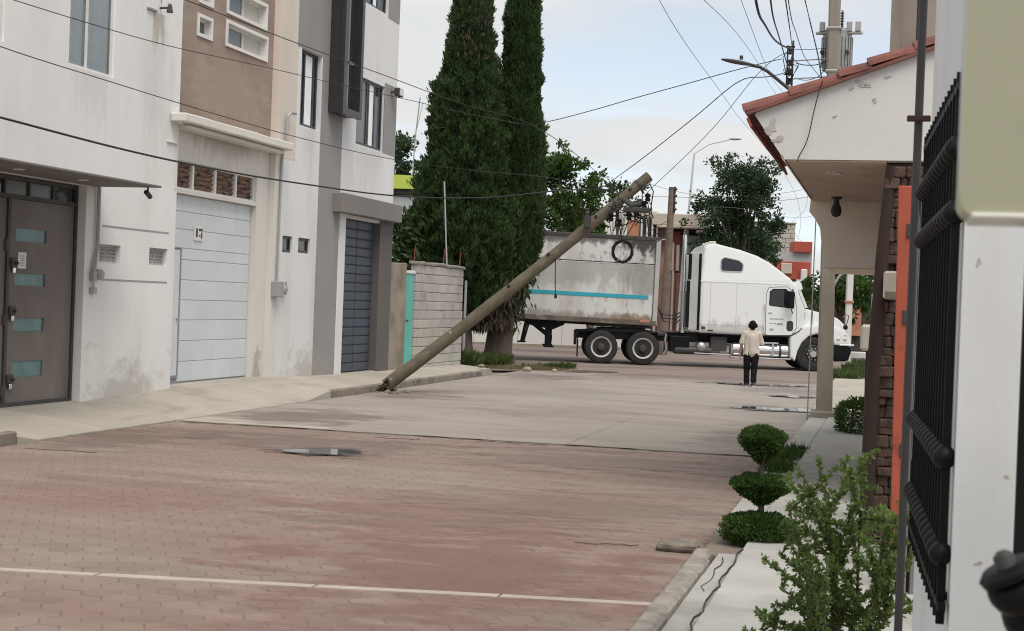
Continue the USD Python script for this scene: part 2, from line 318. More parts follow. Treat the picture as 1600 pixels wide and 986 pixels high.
leafmat('dark_leaf', (0.020, 0.044, 0.020), (0.088, 0.140, 0.055), 0.3)
leafmat('hedge_leaf', (0.024, 0.060, 0.012), (0.13, 0.205, 0.040), 0.3)
leafmat('shrub_leaf', (0.06, 0.11, 0.022), (0.245, 0.33, 0.08), 0.3, rough=0.4, spec=0.5)
leafmat('grass_blade', (0.035, 0.060, 0.014), (0.13, 0.17, 0.05), 0.3)
leafmat('dry_grass', (0.12, 0.10, 0.05), (0.28, 0.24, 0.13), 0.2)
glassmat('clear_glass')

def patch(name, cx, cy, rx, ry, z, col, rough=0.8, strength=1.0, seed=0.0):
    """a thin film on the ground whose cover thins out towards its edge."""
    k = uniq('/World/Looks', name + '_film').split('/')[-1]
    m_ = usdkit.material(stage, '/World/Looks/' + k, {
        'g': ('geometry', {}), 'm': ('mapping', {'mapping_type': 'point', 'location': (-cx / rx, -cy / ry, 0.0), 'scale': (1 / rx, 1 / ry, 0.0)}),
        'gr': ('gradient_texture', {'gradient_type': 'spherical'}), 'n': ('noise_texture', {'scale': 1.7, 'detail': 6.0, 'roughness': 0.65}),
        'ms': ('mapping', {'mapping_type': 'point', 'location': (seed, seed * 2.3, 0), 'scale': (0.75, 1.5, 1)}),
        'a': ('math', {'math_type': 'multiply_add', 'value2': 4.2, 'value3': -2.35}), 's': ('math', {'math_type': 'multiply_add', 'value2': 1.5}), 'r': ('rgb_ramp', {'ramp': [(0.15, (0, 0, 0)), (0.75, (strength,) * 3)]}),
        't': ('transparent_bsdf', {}), 'p': ('principled_bsdf', {'base_color': col, 'roughness': rough}), 'x': ('mix_closure', {})},
        [('g.position', 'm.vector'), ('m.vector', 'gr.vector'), ('g.position', 'ms.vector'), ('ms.vector', 'n.vector'), ('n.fac', 'a.value1'), ('gr.fac', 's.value1'), ('a.value', 's.value3'), ('s.value', 'r.fac'), ('r.color', 'x.fac'), ('t.BSDF', 'x.closure1'), ('p.BSDF', 'x.closure2')], surface='x.closure')
    v = [(cx - rx, cy - ry, z), (cx + rx, cy - ry, z), (cx + rx, cy + ry, z), (cx - rx, cy + ry, z)]
    obj(name, trimesh.Trimesh(v, [(0, 1, 2), (0, 2, 3)], process=False), m_, kind='structure')

def film(name, parent, y, cx, cz, rx, rz, col, strength=1.0, seed=0.0, stretch=(1.0, 1.0), rough=0.85):
    """dirt on an upright side (local x, z), thinning out towards its edge."""
    k = uniq('/World/Looks', name + '_film').split('/')[-1]
    m_ = usdkit.material(stage, '/World/Looks/' + k, {
        'g': ('texture_coordinate', {}), 'm': ('mapping', {'mapping_type': 'point', 'location': (-cx / rx, 0.0, -cz / rz), 'scale': (1 / rx, 0.0, 1 / rz)}),
        'gr': ('gradient_texture', {'gradient_type': 'spherical'}), 'n': ('noise_texture', {'scale': 3.0, 'detail': 6.0, 'roughness': 0.65}),
        'ms': ('mapping', {'mapping_type': 'point', 'location': (seed, 0, seed * 2.3), 'scale': (stretch[0], 1.0, stretch[1])}),
        'a': ('math', {'math_type': 'multiply_add', 'value2': 3.4, 'value3': -1.75}), 's': ('math', {'math_type': 'multiply_add', 'value2': 1.7}), 'r': ('rgb_ramp', {'ramp': [(0.12, (0, 0, 0)), (0.8, (strength,) * 3)]}),
        't': ('transparent_bsdf', {}), 'p': ('principled_bsdf', {'base_color': col, 'roughness': rough}), 'x': ('mix_closure', {})},
        [('g.object', 'm.vector'), ('m.vector', 'gr.vector'), ('g.object', 'ms.vector'), ('ms.vector', 'n.vector'), ('n.fac', 'a.value1'), ('gr.fac', 's.value1'), ('a.value', 's.value3'), ('s.value', 'r.fac'), ('r.color', 'x.fac'), ('t.BSDF', 'x.closure1'), ('p.BSDF', 'x.closure2')], surface='x.closure')
    return m_

def wfilm(name, parent, x, y0, y1, z0, z1, col, strength=0.7, seed=0.0, stretch=(1.0, 1.0), cy=None, cz=None, rough=0.9):
    """dirt on a house front that faces the street (a sheet just proud of the wall), thinning out towards its edge."""
    cy = (y0 + y1) / 2 if cy is None else cy; cz = (z0 + z1) / 2 if cz is None else cz
    ry = max(abs(y1 - cy), abs(y0 - cy)); rz = max(abs(z1 - cz), abs(z0 - cz))
    k = uniq('/World/Looks', name + '_film').split('/')[-1]
    m_ = usdkit.material(stage, '/World/Looks/' + k, {
        'g': ('geometry', {}), 'm': ('mapping', {'mapping_type': 'point', 'location': (0.0, -cy / ry, -cz / rz), 'scale': (0.0, 1 / ry, 1 / rz)}),
        'gr': ('gradient_texture', {'gradient_type': 'spherical'}), 'n': ('noise_texture', {'scale': 3.2, 'detail': 7.0, 'roughness': 0.68}),
        'ms': ('mapping', {'mapping_type': 'point', 'location': (0, seed, seed * 2.3), 'scale': (1.0, stretch[0], stretch[1])}),
        'a': ('math', {'math_type': 'multiply_add', 'value2': 3.4, 'value3': -1.85}), 's': ('math', {'math_type': 'multiply_add', 'value2': 1.6}), 'r': ('rgb_ramp', {'ramp': [(0.10, (0, 0, 0)), (0.85, (strength,) * 3)]}),
        't': ('transparent_bsdf', {}), 'p': ('principled_bsdf', {'base_color': col, 'roughness': rough}), 'x': ('mix_closure', {})},
        [('g.position', 'm.vector'), ('m.vector', 'gr.vector'), ('g.position', 'ms.vector'), ('ms.vector', 'n.vector'), ('n.fac', 'a.value1'), ('gr.fac', 's.value1'), ('a.value', 's.value3'), ('s.value', 'r.fac'), ('r.color', 'x.fac'), ('t.BSDF', 'x.closure1'), ('p.BSDF', 'x.closure2')], surface='x.closure')
    obj(name, trimesh.Trimesh([(x, y0, z0), (x, y1, z0), (x, y1, z1), (x, y0, z1)], [(0, 1, 2), (0, 2, 3)], process=False), m_, parent)

# ============================================================ the setting
S = dict(kind='structure')
GX = -9.25                                                      # left kerb line
ground = xy([(-150, -30), (150, -30), (150, 300), (-150, 300)], -0.30, -0.06)
obj('ground', ground, 'ground_dirt', **S)
# --- paved road: hexagonal pavers laid on a dusty bed
road = thing('road', None, None, (-5.2, 12, 0), kind='structure')
obj('paver_bed', bx(GX, -1.24, 3.5, 17.93, -0.06, -0.0042), 'paver_dust', road)
PW = 0.245                                                       # point to point along the street's width
def hexagon(cx, cy, g, rng):
    r = PW / 2 - g
    return [(cx + r * math.cos(a) * 1.0, cy + r * math.sin(a) * 0.98) for a in [k * PI / 3 for k in range(6)]]
def paver(cx, cy, rng):
    pts = hexagon(cx, cy, 0.0028, rng)
    t, tx, ty = rng.uniform(-0.003, 0.0015), rng.uniform(-0.012, 0.012), rng.uniform(-0.016, 0.016)
    v = []
    for (x, y) in pts: v.append((x, y, -0.03))
    for (x, y) in pts: v.append((x, y, -0.0045 + t + tx * (x - cx) + ty * (y - cy)))
    for (x, y) in pts:
        X, Y = cx + (x - cx) * 0.94, cy + (y - cy) * 0.94
        v.append((X, Y, t + tx * (X - cx) + ty * (Y - cy)))
    f = []
    for k in range(6):
        j = (k + 1) % 6
        for o in (0, 6):
            f += [(o + k, o + j, o + 6 + j), (o + k, o + 6 + j, o + 6 + k)]
    f += [(12, 12 + k, 12 + k + 1) for k in range(1, 5)]
    return v, f
def see(p):
    d = V3(p) - V3([0, 0, 1.75]); w = d @ FW
    return 800 + 2300 * (d @ RT) / w, 493 - 2300 * (d @ UPV) / w, w
rng = random.Random(5)
spots = []
dx, dy = PW * 0.75, PW * math.sqrt(3) / 2 * 0.98
for i in range(int(8.0 / dx) + 1):
    x = GX + 0.13 + i * dx
    for j in range(int(14.3 / dy) + 1):
        y = 3.65 + j * dy + (dy / 2 if i % 2 else 0)
        if x + PW / 2 < -1.26 and y < 17.8:
            px, py, w = see((x, y, 0))
            if -120 < px < 1200 and py < 1100:
                spots.append((w, x, y, -30 < px < 1060 and py < 1010))
spots.sort()
own = [s for s in spots if s[3]][:300]
ownset = {(s[1], s[2]) for s in own}
for w, x, y, _ in own:
    v, f = paver(x, y, rng)
    obj('paver', trimesh.Trimesh(v, f, process=False), 'paver', road)
VV, FF, n = [], [], 0
for w, x, y, _ in spots:
    if (x, y) in ownset: continue
    v, f = paver(x, y, rng)
    VV.append(v); FF.append(V3(f, int) + n); n += len(v)
obj('pavers', trimesh.Trimesh(np.vstack(VV), np.vstack(FF), process=False), 'paver', road, kind='stuff')
# the pale strip set across the pavers, in uneven lengths
strip = thing('road_strip', None, None, (-5, 8.2, 0), kind='structure')
xs = [-9.2, -7.3, -5.9, -4.62, -3.30, -2.2, -1.28]
for a, b in zip(xs[:-1], xs[1:]):
    Y = lambda x: 7.89 + (x + 5.2) * 0.175 + 0.012 * math.sin(x * 5)
    obj('strip_piece', jitter(xy([(a + 0.008, Y(a)), (b - 0.008, Y(b)), (b - 0.008, Y(b) + 0.085), (a + 0.008, Y(a) + 0.09)], -0.02, 0.006), 0.003, 9, 3), 'road_strip', strip)
# --- concrete road beyond the pavers, cast in slabs
croad = thing('concrete_road', None, None, (-5.2, 27, 0), kind='structure')
ys = [17.96, 22.6, 27.3, 32.2, 37.2]
xsl = [GX, -6.55, -3.9, -1.24]
for a, b in zip(ys[:-1], ys[1:]):
    for c, d in zip(xsl[:-1], xsl[1:]):
        sk = 0.12 if b > 37 else 0.0
        obj('road_slab', cb(c + 0.006, d - 0.006, a + 0.008, b - 0.008, -0.06, 0.004 + rng.uniform(-0.002, 0.002), 0.008), 'concrete_road', croad)
obj('joint_bed', bx(GX, -1.24, 17.9, 37.2, -0.062, -0.012), 'paver_dust', croad)
obj('cross_street', xy([(-70, 37.2 - 16), (-9.6, 36.9), (-1.0, 37.25), (60, 51), (60, 80), (-70, 46.5)], -0.058, -0.004), 'cross_street', **S)
jl = [(x, 17.945 + .02 * math.sin(x * 3.1) + .015 * math.sin(x * 9.7)) for x in np.linspace(GX + .1, -1.3, 60)]
obj('road_joint', xy(LineString(jl).buffer(.016), .0045, .0075), 'dark_crack', **S)
g = random.Random(17)
for k, (x, y, L_, th) in enumerate([(-8.9, 13.9, .8, .1), (-6.2, 17.4, .55, .05), (-5.0, 17.75, .9, 0), (-2.2, 10.6, .45, .1)]):
    p_ = [(x + L_ * t, y + th * t + g.uniform(-.035, .035)) for t in np.linspace(0, 1, 9)]
    obj('road_crack', xy(LineString(p_).buffer(.006), .0015, .0048), 'dark_crack', **S)
# worn gutter strip and dark wet silt by the left driveway
obj('gutter', jitter(xy([(-9.2, 17.98), (-7.1, 18.0), (-7.05, 18.2), (-7.9, 18.42), (-9.2, 18.75)], 0.0085, 0.0105), 0.004, 3, 2), 'road_strip', **S)
def blob(cx, cy, rx, ry, seed, n=28, rough=0.35):
    r = random.Random(seed); ph = [r.uniform(0, 6.28) for _ in range(4)]
    return [(cx + rx * math.cos(t) * (1 + rough * sum(math.sin((k + 2) * t + ph[k]) / (k + 2) for k in range(4))), cy + ry * math.sin(t) * (1 + rough * sum(math.sin((k + 2) * t + ph[k]) / (k + 2) for k in range(4)))) for t in np.linspace(0, 2 * PI, n, endpoint=False)]
mat('silt', (0.155, 0.128, 0.108), 0.75, 0.25, 1.2, stretch=(1, 2, 1))
for k, (cx, cy, rx, ry, col, st) in enumerate([(-8.1, 19.7, 1.7, 2.2, (0.13, 0.105, 0.088), 1.0), (-8.5, 25.6, 1.3, 2.0, (0.13, 0.105, 0.088), .95), (-6.6, 16.4, 2.6, 1.4, (0.13, 0.098, 0.084), .85), (-8.0, 34.2, 1.9, 2.6, (0.13, 0.10, 0.085), .9),
        (-4.6, 37.0, 5.5, 2.2, (0.15, 0.115, 0.10), .9), (-8.6, 15.6, 1.2, 2.2, (0.12, 0.088, 0.075), .75), (-2.6, 12.5, 1.9, 2.0, (0.205, 0.155, 0.13), .8), (-3.2, 16.2, 2.6, 1.8, (0.22, 0.18, 0.155), .9), (-1.9, 20.5, 1.1, 3.4, (0.15, 0.12, 0.10), .8), (-2.2, 33.5, 1.6, 2.6, (0.14, 0.11, 0.095), .8), (-5.0, 23.5, 2.2, 2.6, (0.20, 0.165, 0.14), .6)]):
    patch('silt', cx, cy, rx, ry, 0.0115 + .0007 * k, tuple(c * 1.15 for c in col), .85, st * .36, 3.1 * k)
for k, (cx, cy, rx, ry, st) in enumerate([(-2.6, 9.3, 2.3, 2.2, .75), (-3.4, 11.3, 2.6, 1.5, .6), (-6.2, 11.6, 2.6, 1.6, .4), (-2.3, 7.0, 1.8, 1.6, .6)]):
    patch('red_dust', cx, cy, rx, ry, 0.0036 + .0004 * k, (0.235, 0.128, 0.108), .9, st * .55, 1.7 + 2.9 * k)
# puddles
for k, (cx, cy, rx, ry, z) in enumerate([(-6.1, 15.33, 0.40, 0.25, 0.020), (-1.95, 26.8, 0.62, 0.45, 0.021), (-3.1, 35.4, 0.95, 0.35, 0.021), (-2.0, 31.0, 0.45, 0.22, 0.021)]):
    obj('puddle', xy(blob(cx, cy, rx, ry, 20 + k, rough=0.5), z - .004, z + 0.001), 'water', **S)
    patch('wet_rim', cx, cy, rx * 1.9, ry * 2.4, z + .0003, (0.085, 0.07, 0.062), .45, .95, 7.0 + k)
obj('oil_stain', xy(blob(-7.75, 38.3, 0.62, 0.65, 31, rough=0.6), 0.0, 0.004), 'oil', **S)
# --- left pavement: slabs rising to the house fronts, dropping to the road at the driveways
lp = thing('left_pavement', None, None, (-10, 20, 0), kind='structure')
ZF = lambda y: float(np.interp(y, [8, 18, 20.6, 23.8, 26, 28, 31, 36.5], [.19, .19, .255, .285, .235, .195, .165, .11]))
ZK = lambda y: float(np.interp(y, [8, 14.15, 14.5, 22.6, 23.5, 33, 36.5], [.13, .13, .010, .010, .13, .11, .03]))
def slab(y0, y1, xk=GX, xf=-10.82, gap=0.006):
    n = max(2, int((y1 - y0) / .35) + 1); Y = np.linspace(y0 + gap, y1 - gap, n); xs_ = np.linspace(xk, xf, 7)
    top = [[(x, y, ZK(y) + (ZF(y) - ZK(y)) * (((xk - x) / (xk - xf)) ** (.8 if ZK(y) < .05 else 1))) for x in xs_] for y in Y]
    v = [p for r in top for p in r]; f = []
    for i in range(n - 1):
        for j in range(6):
            q = i * 7 + j; f += [(q, q + 1, q + 8), (q, q + 8, q + 7)]
    L = len(v)
    ring = [i * 7 for i in range(n)] + [(n - 1) * 7 + j for j in range(1, 7)] + [i * 7 + 6 for i in range(n - 2, -1, -1)] + [j for j in range(5, 0, -1)]
    v += [(v[i][0], v[i][1], -.08) for i in ring]
    for k in range(len(ring)):
        k2 = (k + 1) % len(ring); f += [(ring[k], ring[k2], L + k2), (ring[k], L + k2, L + k)]
    return trimesh.Trimesh(v, f, process=False)
cuts = [8.0, 11.2, 14.3, 16.3, 18.05, 20.5, 22.2, 23.6, 25.4, 27.5, 29.2, 30.7, 32.6, 34.5, 36.5]
for y0, y1 in zip(cuts[:-1], cuts[1:]):
    k = GX - 0.12 if (y1 < 14.4 or y0 > 23.4) else GX
    if y0 > 34: k = GX - 0.7
    obj('pavement_slab', slab(y0, y1, xk=k), 'pavement', lp)
obj('slab_bed', bx(-10.72, GX - 0.75, 8, 36.4, -0.07, 0.004), 'dark_crack', lp)
yy = 8.0
for y0, y1 in [(8, 14.3), (23.6, 34.5)]:
    n = int((y1 - y0) / 0.85)
    for k in range(n):
        a, b = y0 + (y1 - y0) * k / n, y0 + (y1 - y0) * (k + 1) / n
        o = 0.0 if b < 30 else -0.10 * (a - 30) / 2.5
        h = 0.135 if b < 33 else 0.11
        obj('kerb_stone', jitter(cb(GX - 0.12 + o, GX + o, a + 0.006, b - 0.006, -0.06, h, 0.018), 0.008, 5, k), 'kerb', lp)
# --- right pavement
rp = thing('right_pavement', None, None, (-0.6, 14, 0), kind='structure')
for k, (a, b) in enumerate([(3, 6.1), (6.1, 8.3), (8.3, 10.35), (10.35, 13.2), (13.2, 16.6), (16.6, 20.2), (20.2, 24.3)]):
    obj('pavement_slab', cb(-0.955, 0.6, a + 0.007, b - 0.007, -0.06, 0.09 + 0.004 * (k % 2), 0.01), 'pavement_right', rp)
for k, (a, b) in enumerate([(3, 6.9), (6.9, 9.5), (9.5, 10.4), (11.3, 14.4), (14.4, 18.2), (18.2, 21.5), (21.5, 24.3)]):
    obj('edging_slab', cb(-1.13 if b < 10.5 else -1.25, -0.965, a + 0.007, b - 0.007, -0.06, (0.045 if b < 10.5 else 0.07) + 0.005 * (k % 2), 0.012), 'pavement_right', rp)
obj('planting_soil', bx(-1.24, -0.6, 10.3, 11.4, -0.05, 0.04), 'ground_dirt', rp)
obj('slab_bed', bx(-1.2, 0.6, 3, 24.3, -0.055, 0.03), 'dark_crack', rp)
rng = random.Random(3)
y = 4.5
while y < 10.2:
    l = rng.uniform(0.55, 0.95)
    obj('kerb_stone', jitter(cb(-1.275, -1.135 + rng.uniform(-.01, .01), y + 0.012, min(y + l, 10.25) - 0.01, -0.05, 0.085 + rng.uniform(-.012, .012), 0.025), 0.014, 7, int(y * 10)), 'kerb_pale', rp)
    y += l
for k, (a, b, z0, z1) in enumerate([(24.9, 27.6, 0.07, 0.10), (27.6, 30.6, 0.10, 0.20), (31.0, 34.4, 0.1, 0.24), (34.4, 36.6, 0.1, 0.2)]):
    v = [(-1.3, a, z0), (0.6, a, z0 + 0.03), (0.6, b, z1 + 0.03), (-1.3, b, z1)]
    v += [(x, yy, -0.06) for x, yy, z in v]
    obj('ramp_slab', trimesh.Trimesh(v, [(0, 1, 2), (0, 2, 3), (0, 4, 5), (0, 5, 1), (1, 5, 6), (1, 6, 2), (2, 6, 7), (2, 7, 3), (3, 7, 4), (3, 4, 0)], process=False), 'pavement', rp)
g = random.Random(31)
p_ = [(-.958 + g.uniform(-.016, .016), y) for y in np.arange(5.2, 10.4, .16)]
obj('pavement_crack', xy(LineString(p_).buffer(.0045), .088, .0975), 'dark_crack', rp)
p_ = [(-1.06 + g.uniform(-.02, .02), y) for y in np.arange(8.9, 10.3, .16)]
obj('pavement_crack', xy(LineString(p_).buffer(.003), .048, .0525), 'dark_crack', rp)
# loose pieces
t = thing('broken_kerb_piece', 'broken lump of brown kerb lying on the red pavers where the right kerb ends', 'kerb piece', (-1.42, 10.6, 0))
obj('lump', jitter(cb(-1.60, -1.29, 10.52, 10.74, -0.01, 0.075, 0.03).subdivide().subdivide(), 0.03, 9, 4), 'kerb', t)
g = random.Random(41)
for k in range(9):
    x, y, s_ = -9.15 + g.uniform(-.35, .55), 25.95 + g.uniform(-.5, .45), g.uniform(.022, .06)
    st = trimesh.creation.icosphere(1, s_); st.apply_scale([1.3, .9, .7]); st.apply_translation([x, y, s_ * .35])
    obj('rubble_chunk', jitter(st, s_ * .5, 9, k), 'kerb', label='small chunk of broken concrete lying round the foot of the leaning pole', cat='rubble', group='chunks of broken concrete at the foot of the leaning pole')
for k, (x, y, s, lab) in enumerate([(-9.0, 36.6, 0.10, 'pale square stone lying at the broken end of the left kerb'), (-8.45, 37.3, 0.055, 'small grey stone on the dirt beside the trailer legs'), (-9.9, 35.4, 0.075, 'dark stone on the pavement in front of the block wall end')]):
    st = trimesh.creation.icosphere(2, s); st.apply_scale([1.2, 0.9, 0.75]); st.apply_translation([x, y, s * 0.5 + (0.1 if k == 2 else 0)])
    obj('stone', jitter(st, s * 0.35, 5, k), 'stone' if k < 2 else 'kerb', label=lab, cat='stone')

# ============================================================ left side: houses
XF = -10.7
def wall_panel(y0, y1, z0, z1, holes, x=XF, th=0.25):
    p = R4(y0, y1, z0, z1)
    for h in holes:
        p = p.difference(h if hasattr(h, 'geom_type') else R4(*h))
    return yz(p, x - th, x)
def window(parent, y0, y1, z0, z1, x=XF, fm='window_frame_dark', pm='pane_dark', w=0.05, mull=(), depth=0.10, label=None, sill=False, pane_parts=True):
    """frame (part) with panes, set back in its opening."""
    fr = ring4(y0 + 0.002, y1 - 0.002, z0 + 0.002, z1 - 0.002, w)
    for u in mull:
        fr = fr.union(R4(y0 + u * (y1 - y0) - w / 2, y0 + u * (y1 - y0) + w / 2, z0 + w, z1 - w))
    f = obj('window', yz(fr, x - depth - 0.05, x - depth), fm, parent, label=label)
    e = [y0 + w] + [y0 + u * (y1 - y0) for u in mull] + [y1 - w]
    for k, (a, b) in enumerate(zip(e[:-1], e[1:])):
        la = a + (w / 2 if k else 0.001); lb = b - (w / 2 if k < len(e) - 2 else 0.001)
        mm = pm[k % len(pm)] if isinstance(pm, (list, tuple)) else pm
        if mm == 'clear_glass':
            q = x - depth - .026
            obj('pane', trimesh.Trimesh([(q, la, z0 + w), (q, lb, z0 + w), (q, lb, z1 - w), (q, la, z1 - w)], [(0, 1, 2), (0, 2, 3)], process=False), mm, f)
        else:
            obj('pane', bx(x - depth - 0.032, x - depth - 0.020, la, lb, z0 + w, z1 - w), mm, f)
    return f

# ---------------------------------------------- 1: white house with the dark metal door
H = thing('white_house', 'white rendered house with dark metal double door and thin flat canopy', 'house', (XF, 17, 0.18))
door = (13.9, 17.98, 0.18, 3.13)
w1 = (17.42, 18.58, 4.69, 6.4); w0 = (14.9, 15.95, 4.72, 6.3)
sw = [(18.36, 18.94, 2.10, 2.355), (19.78, 20.34, 2.115, 2.37)]
obj('wall', wall_panel(7.0, 20.57, 0.05, 7.6, [door, w1, w0] + sw), 'white_wall', H)
obj('return_wall', MB(bx(-17, XF - 0.25, 20.3, 20.57, 0, 7.6), bx(-17, XF - 0.25, 7.0, 7.25, 0, 7.6), bx(-17, XF, 7.0, 20.57, 7.6, 7.8)), 'white_wall', H)
obj('dark_room', MB(bx(-12.2, -12.1, 13, 20, 0.1, 7.5)), 'dark_interior', H)
for z in (2.61, 1.86):
    obj('wall_groove', bx(XF - 0.004, XF + 0.002, 18.42, 20.36, z - 0.014, z + 0.014), 'groove', H)
cn = obj('canopy', cb(-10.70, -9.70, 12.5, 18.22, 3.135, 3.165, 0.008), 'lintel_grey', H)
for y in (14.1, 15.6, 17.05):
    obj('downlight', lathe((-10.2, y, 3.136), (0, 0, -1), [(0, 0.075), (0.012, 0.075), (0.012, 0.055), (0.004, 0.05)], 16), 'window_frame_white', cn)
XD = XF - 0.14
fr = ring4(13.92, 17.965, 0.19, 3.12, 0.05).union(R4(13.95, 17.95, 2.84, 2.89)).union(R4(16.35, 16.41, 0.2, 2.86))
obj('door_frame', yz(fr, XD - 0.03, XD + 0.025), 'dark_steel', H)
for k, (a, b) in enumerate([(13.98, 14.55), (14.6, 15.2), (15.25, 15.8), (15.84, 16.26), (16.30, 16.80), (16.84, 17.36), (17.40, 17.905)]):
    obj('transom_pane', bx(XD - 0.02, XD - 0.01, a, b, 2.895, 3.065), 'pane_dull' if k % 3 else 'pane_dark', H)
    if k: obj('glazing_bar', bx(XD - 0.03, XD + 0.015, a - 0.042, a - 0.002, 2.892, 3.068), 'dark_steel', H)
obj('dark_backing', bx(XD - 0.2, XD - 0.15, 13.95, 17.95, 0.2, 3.1), 'dark_interior', H)
gl = [(2.30, 2.47), (1.735, 1.895), (1.145, 1.32), (0.56, 0.77)]
for (a, b), hinge in (((14.0, 16.345), 0), ((16.415, 17.91), 1)):
    ga, gb = (16.56, 17.26) if hinge else (15.5, 16.16)
    pl = R4(a, b, 0.2, 2.835)
    for z0, z1 in gl: pl = pl.difference(R4(ga, gb, z0, z1))
    lf = obj('door_leaf', yz(pl, XD - 0.03, XD), 'dark_metal_door', H)
    for z0, z1 in gl:
        obj('glass_panel', bx(XD - 0.03, XD - 0.018, ga + 0.001, gb - 0.001, z0 + 0.001, z1 - 0.001), 'teal_glass', lf)
    if hinge:
        obj('notice', bx(XD + 0.001, XD + 0.006, 16.62, 16.80, 1.955, 2.165), 'window_frame_white', lf)
        obj('print', MB(*[bx(XD + 0.006, XD + 0.008, 16.66, 16.76, z, z + 0.012) for z in (1.99, 2.02, 2.05, 2.08, 2.11)]), 'groove', lf)
        for z in (1.98, 1.37, 0.5):
            lk = obj('lock', MB(cb(XD, XD + 0.05, 16.42, 16.55, z - 0.01, z + 0.10, 0.01), cyl((XD + 0.05, 16.50, z + 0.04), (XD + 0.09, 16.50, z + 0.04), 0.02)), 'dark_steel', lf)
            obj('padlock', MB(cb(XD + 0.012, XD + 0.05, 16.46, 16.52, z - 0.09, z - 0.012, 0.01)), 'chrome', lk)
    else:
        for z in (2.25, 1.3, 0.4):
            obj('hinge', cyl((XD + 0.012, 16.33, z - 0.07), (XD + 0.012, 16.33, z + 0.07), 0.02), 'dark_steel', lf)
obj('threshold', bx(XF - 0.25, XF - 0.001, 13.9, 17.98, 0.1, 0.185), 'pavement', H)
# upper windows with pale curtains
def curtain(y0, y1, z0, z1, x):
    ys_ = np.linspace(y0, y1, 60); X = x + 0.012 * np.sin(ys_ * 42) + 0.007 * np.sin(ys_ * 17 + 1)
    v = np.vstack([np.stack([X, ys_, np.full(60, z0)], 1), np.stack([X, ys_, np.full(60, z1)], 1)])
    f = [(k, k + 1, 61 + k) for k in range(59)] + [(k, 61 + k, 60 + k) for k in range(59)]
    return trimesh.Trimesh(v, f, process=False)
for (a, b, c, d) in (w1, w0):
    f = window(H, a, b, c, d, fm='window_frame_white', pm='clear_glass', mull=(0.42,), w=0.032, depth=0.03)
    obj('curtain', curtain(a + 0.03, b - 0.03, c + 0.03, d - 0.03, XF - 0.092), 'curtain', f, smooth=True)
for (a, b, c, d) in sw:
    f = window(H, a, b, c, d, fm='window_frame_white', pm='blind', mull=(0.5,), w=0.03, depth=0.08)
    obj('grille', MB(*[cyl((XF - 0.055, a + 0.02, z), (XF - 0.055, b - 0.02, z), 0.008, n=5) for z in np.linspace(c + 0.05, d - 0.05, 4)], *[cyl((XF - 0.055, y, c + 0.02), (XF - 0.055, y, d - 0.02), 0.008, n=5) for y in np.linspace(a + 0.06, b - 0.06, 5)]), 'galv', f)
m_ = obj('electric_meter', MB(lathe((XF, 18.30, 1.93), (1, 0, 0), [(0, 0.07), (0.03, 0.075), (0.07, 0.075), (0.085, 0.06), (0.1, 0.055)], 18), cb(XF, XF + 0.07, 18.12, 18.22, 1.83, 1.97, 0.01), cb(XF, XF + 0.05, 18.13, 18.26, 1.66, 1.75, 0.01)), 'galv', H)
obj('conduit', MB(tube([(XF + 0.04, 18.24, 3.3), (XF + 0.04, 18.24, 2.3), (XF + 0.04, 18.20, 2.1), (XF + 0.04, 18.17, 1.95)], 0.027, 8), tube([(XF + 0.03, 18.20, 2.2), (XF + 0.06, 18.12, 1.95), (XF + 0.05, 18.16, 1.7)], 0.012, 6)), 'galv', m_)
obj('spotlight', MB(cyl((-9.8, 18.02, 3.13), (-9.8, 18.02, 3.06), 0.012), cyl((-9.8, 17.97, 3.06), (-9.8, 18.09, 3.0), 0.035)), 'dark_steel', H)
sl = obj('wall_light', MB(cyl((XF, 19.85, 5.93), (XF + 0.16, 19.85, 5.93), 0.016), lathe((XF + 0.16, 19.85, 5.99), (0, 0, -1), [(0, 0.02), (0.04, 0.035), (0.13, 0.05)], 14)), 'dark_steel', H)
obj('old_bracket', cb(XF, XF + 0.04, 19.45, 19.72, 5.84, 5.87, 0.005), 'groove', H)
obj('wire_drop', tube([(XF + 0.012, 19.88, 7.6), (XF + 0.012, 19.86, 6.0)], 0.006, 5), 'cable_pale', H)
obj('wall_outlet', MB(cb(XF, XF + 0.03, 20.2, 20.5, 3.98, 4.01, 0.005), bx(XF, XF + 0.012, 20.49, 20.52, 3.3, 4.0)), 'cream_wall', H)

GR = (.36, .32, .265)
wfilm('base_grime', H, XF + .003, 18.0, 20.57, .15, 1.0, GR, .36, 1.0, (1.0, 1.4), cz=.12)
wfilm('rain_streaks', H, XF + .003, 17.2, 18.9, 3.5, 4.69, (.56, .545, .52), .28, 4.0, (3.0, .35), cz=4.75)
wfilm('rain_streaks', H, XF + .003, 18.9, 20.56, 3.4, 6.5, (.56, .545, .525), .25, 7.0, (2.5, .3))
wfilm('rust_stain', H, XF + .004, 19.55, 20.1, 5.1, 5.85, (.42, .36, .30), .5, 2.0, (3.0, .5), cz=5.85)

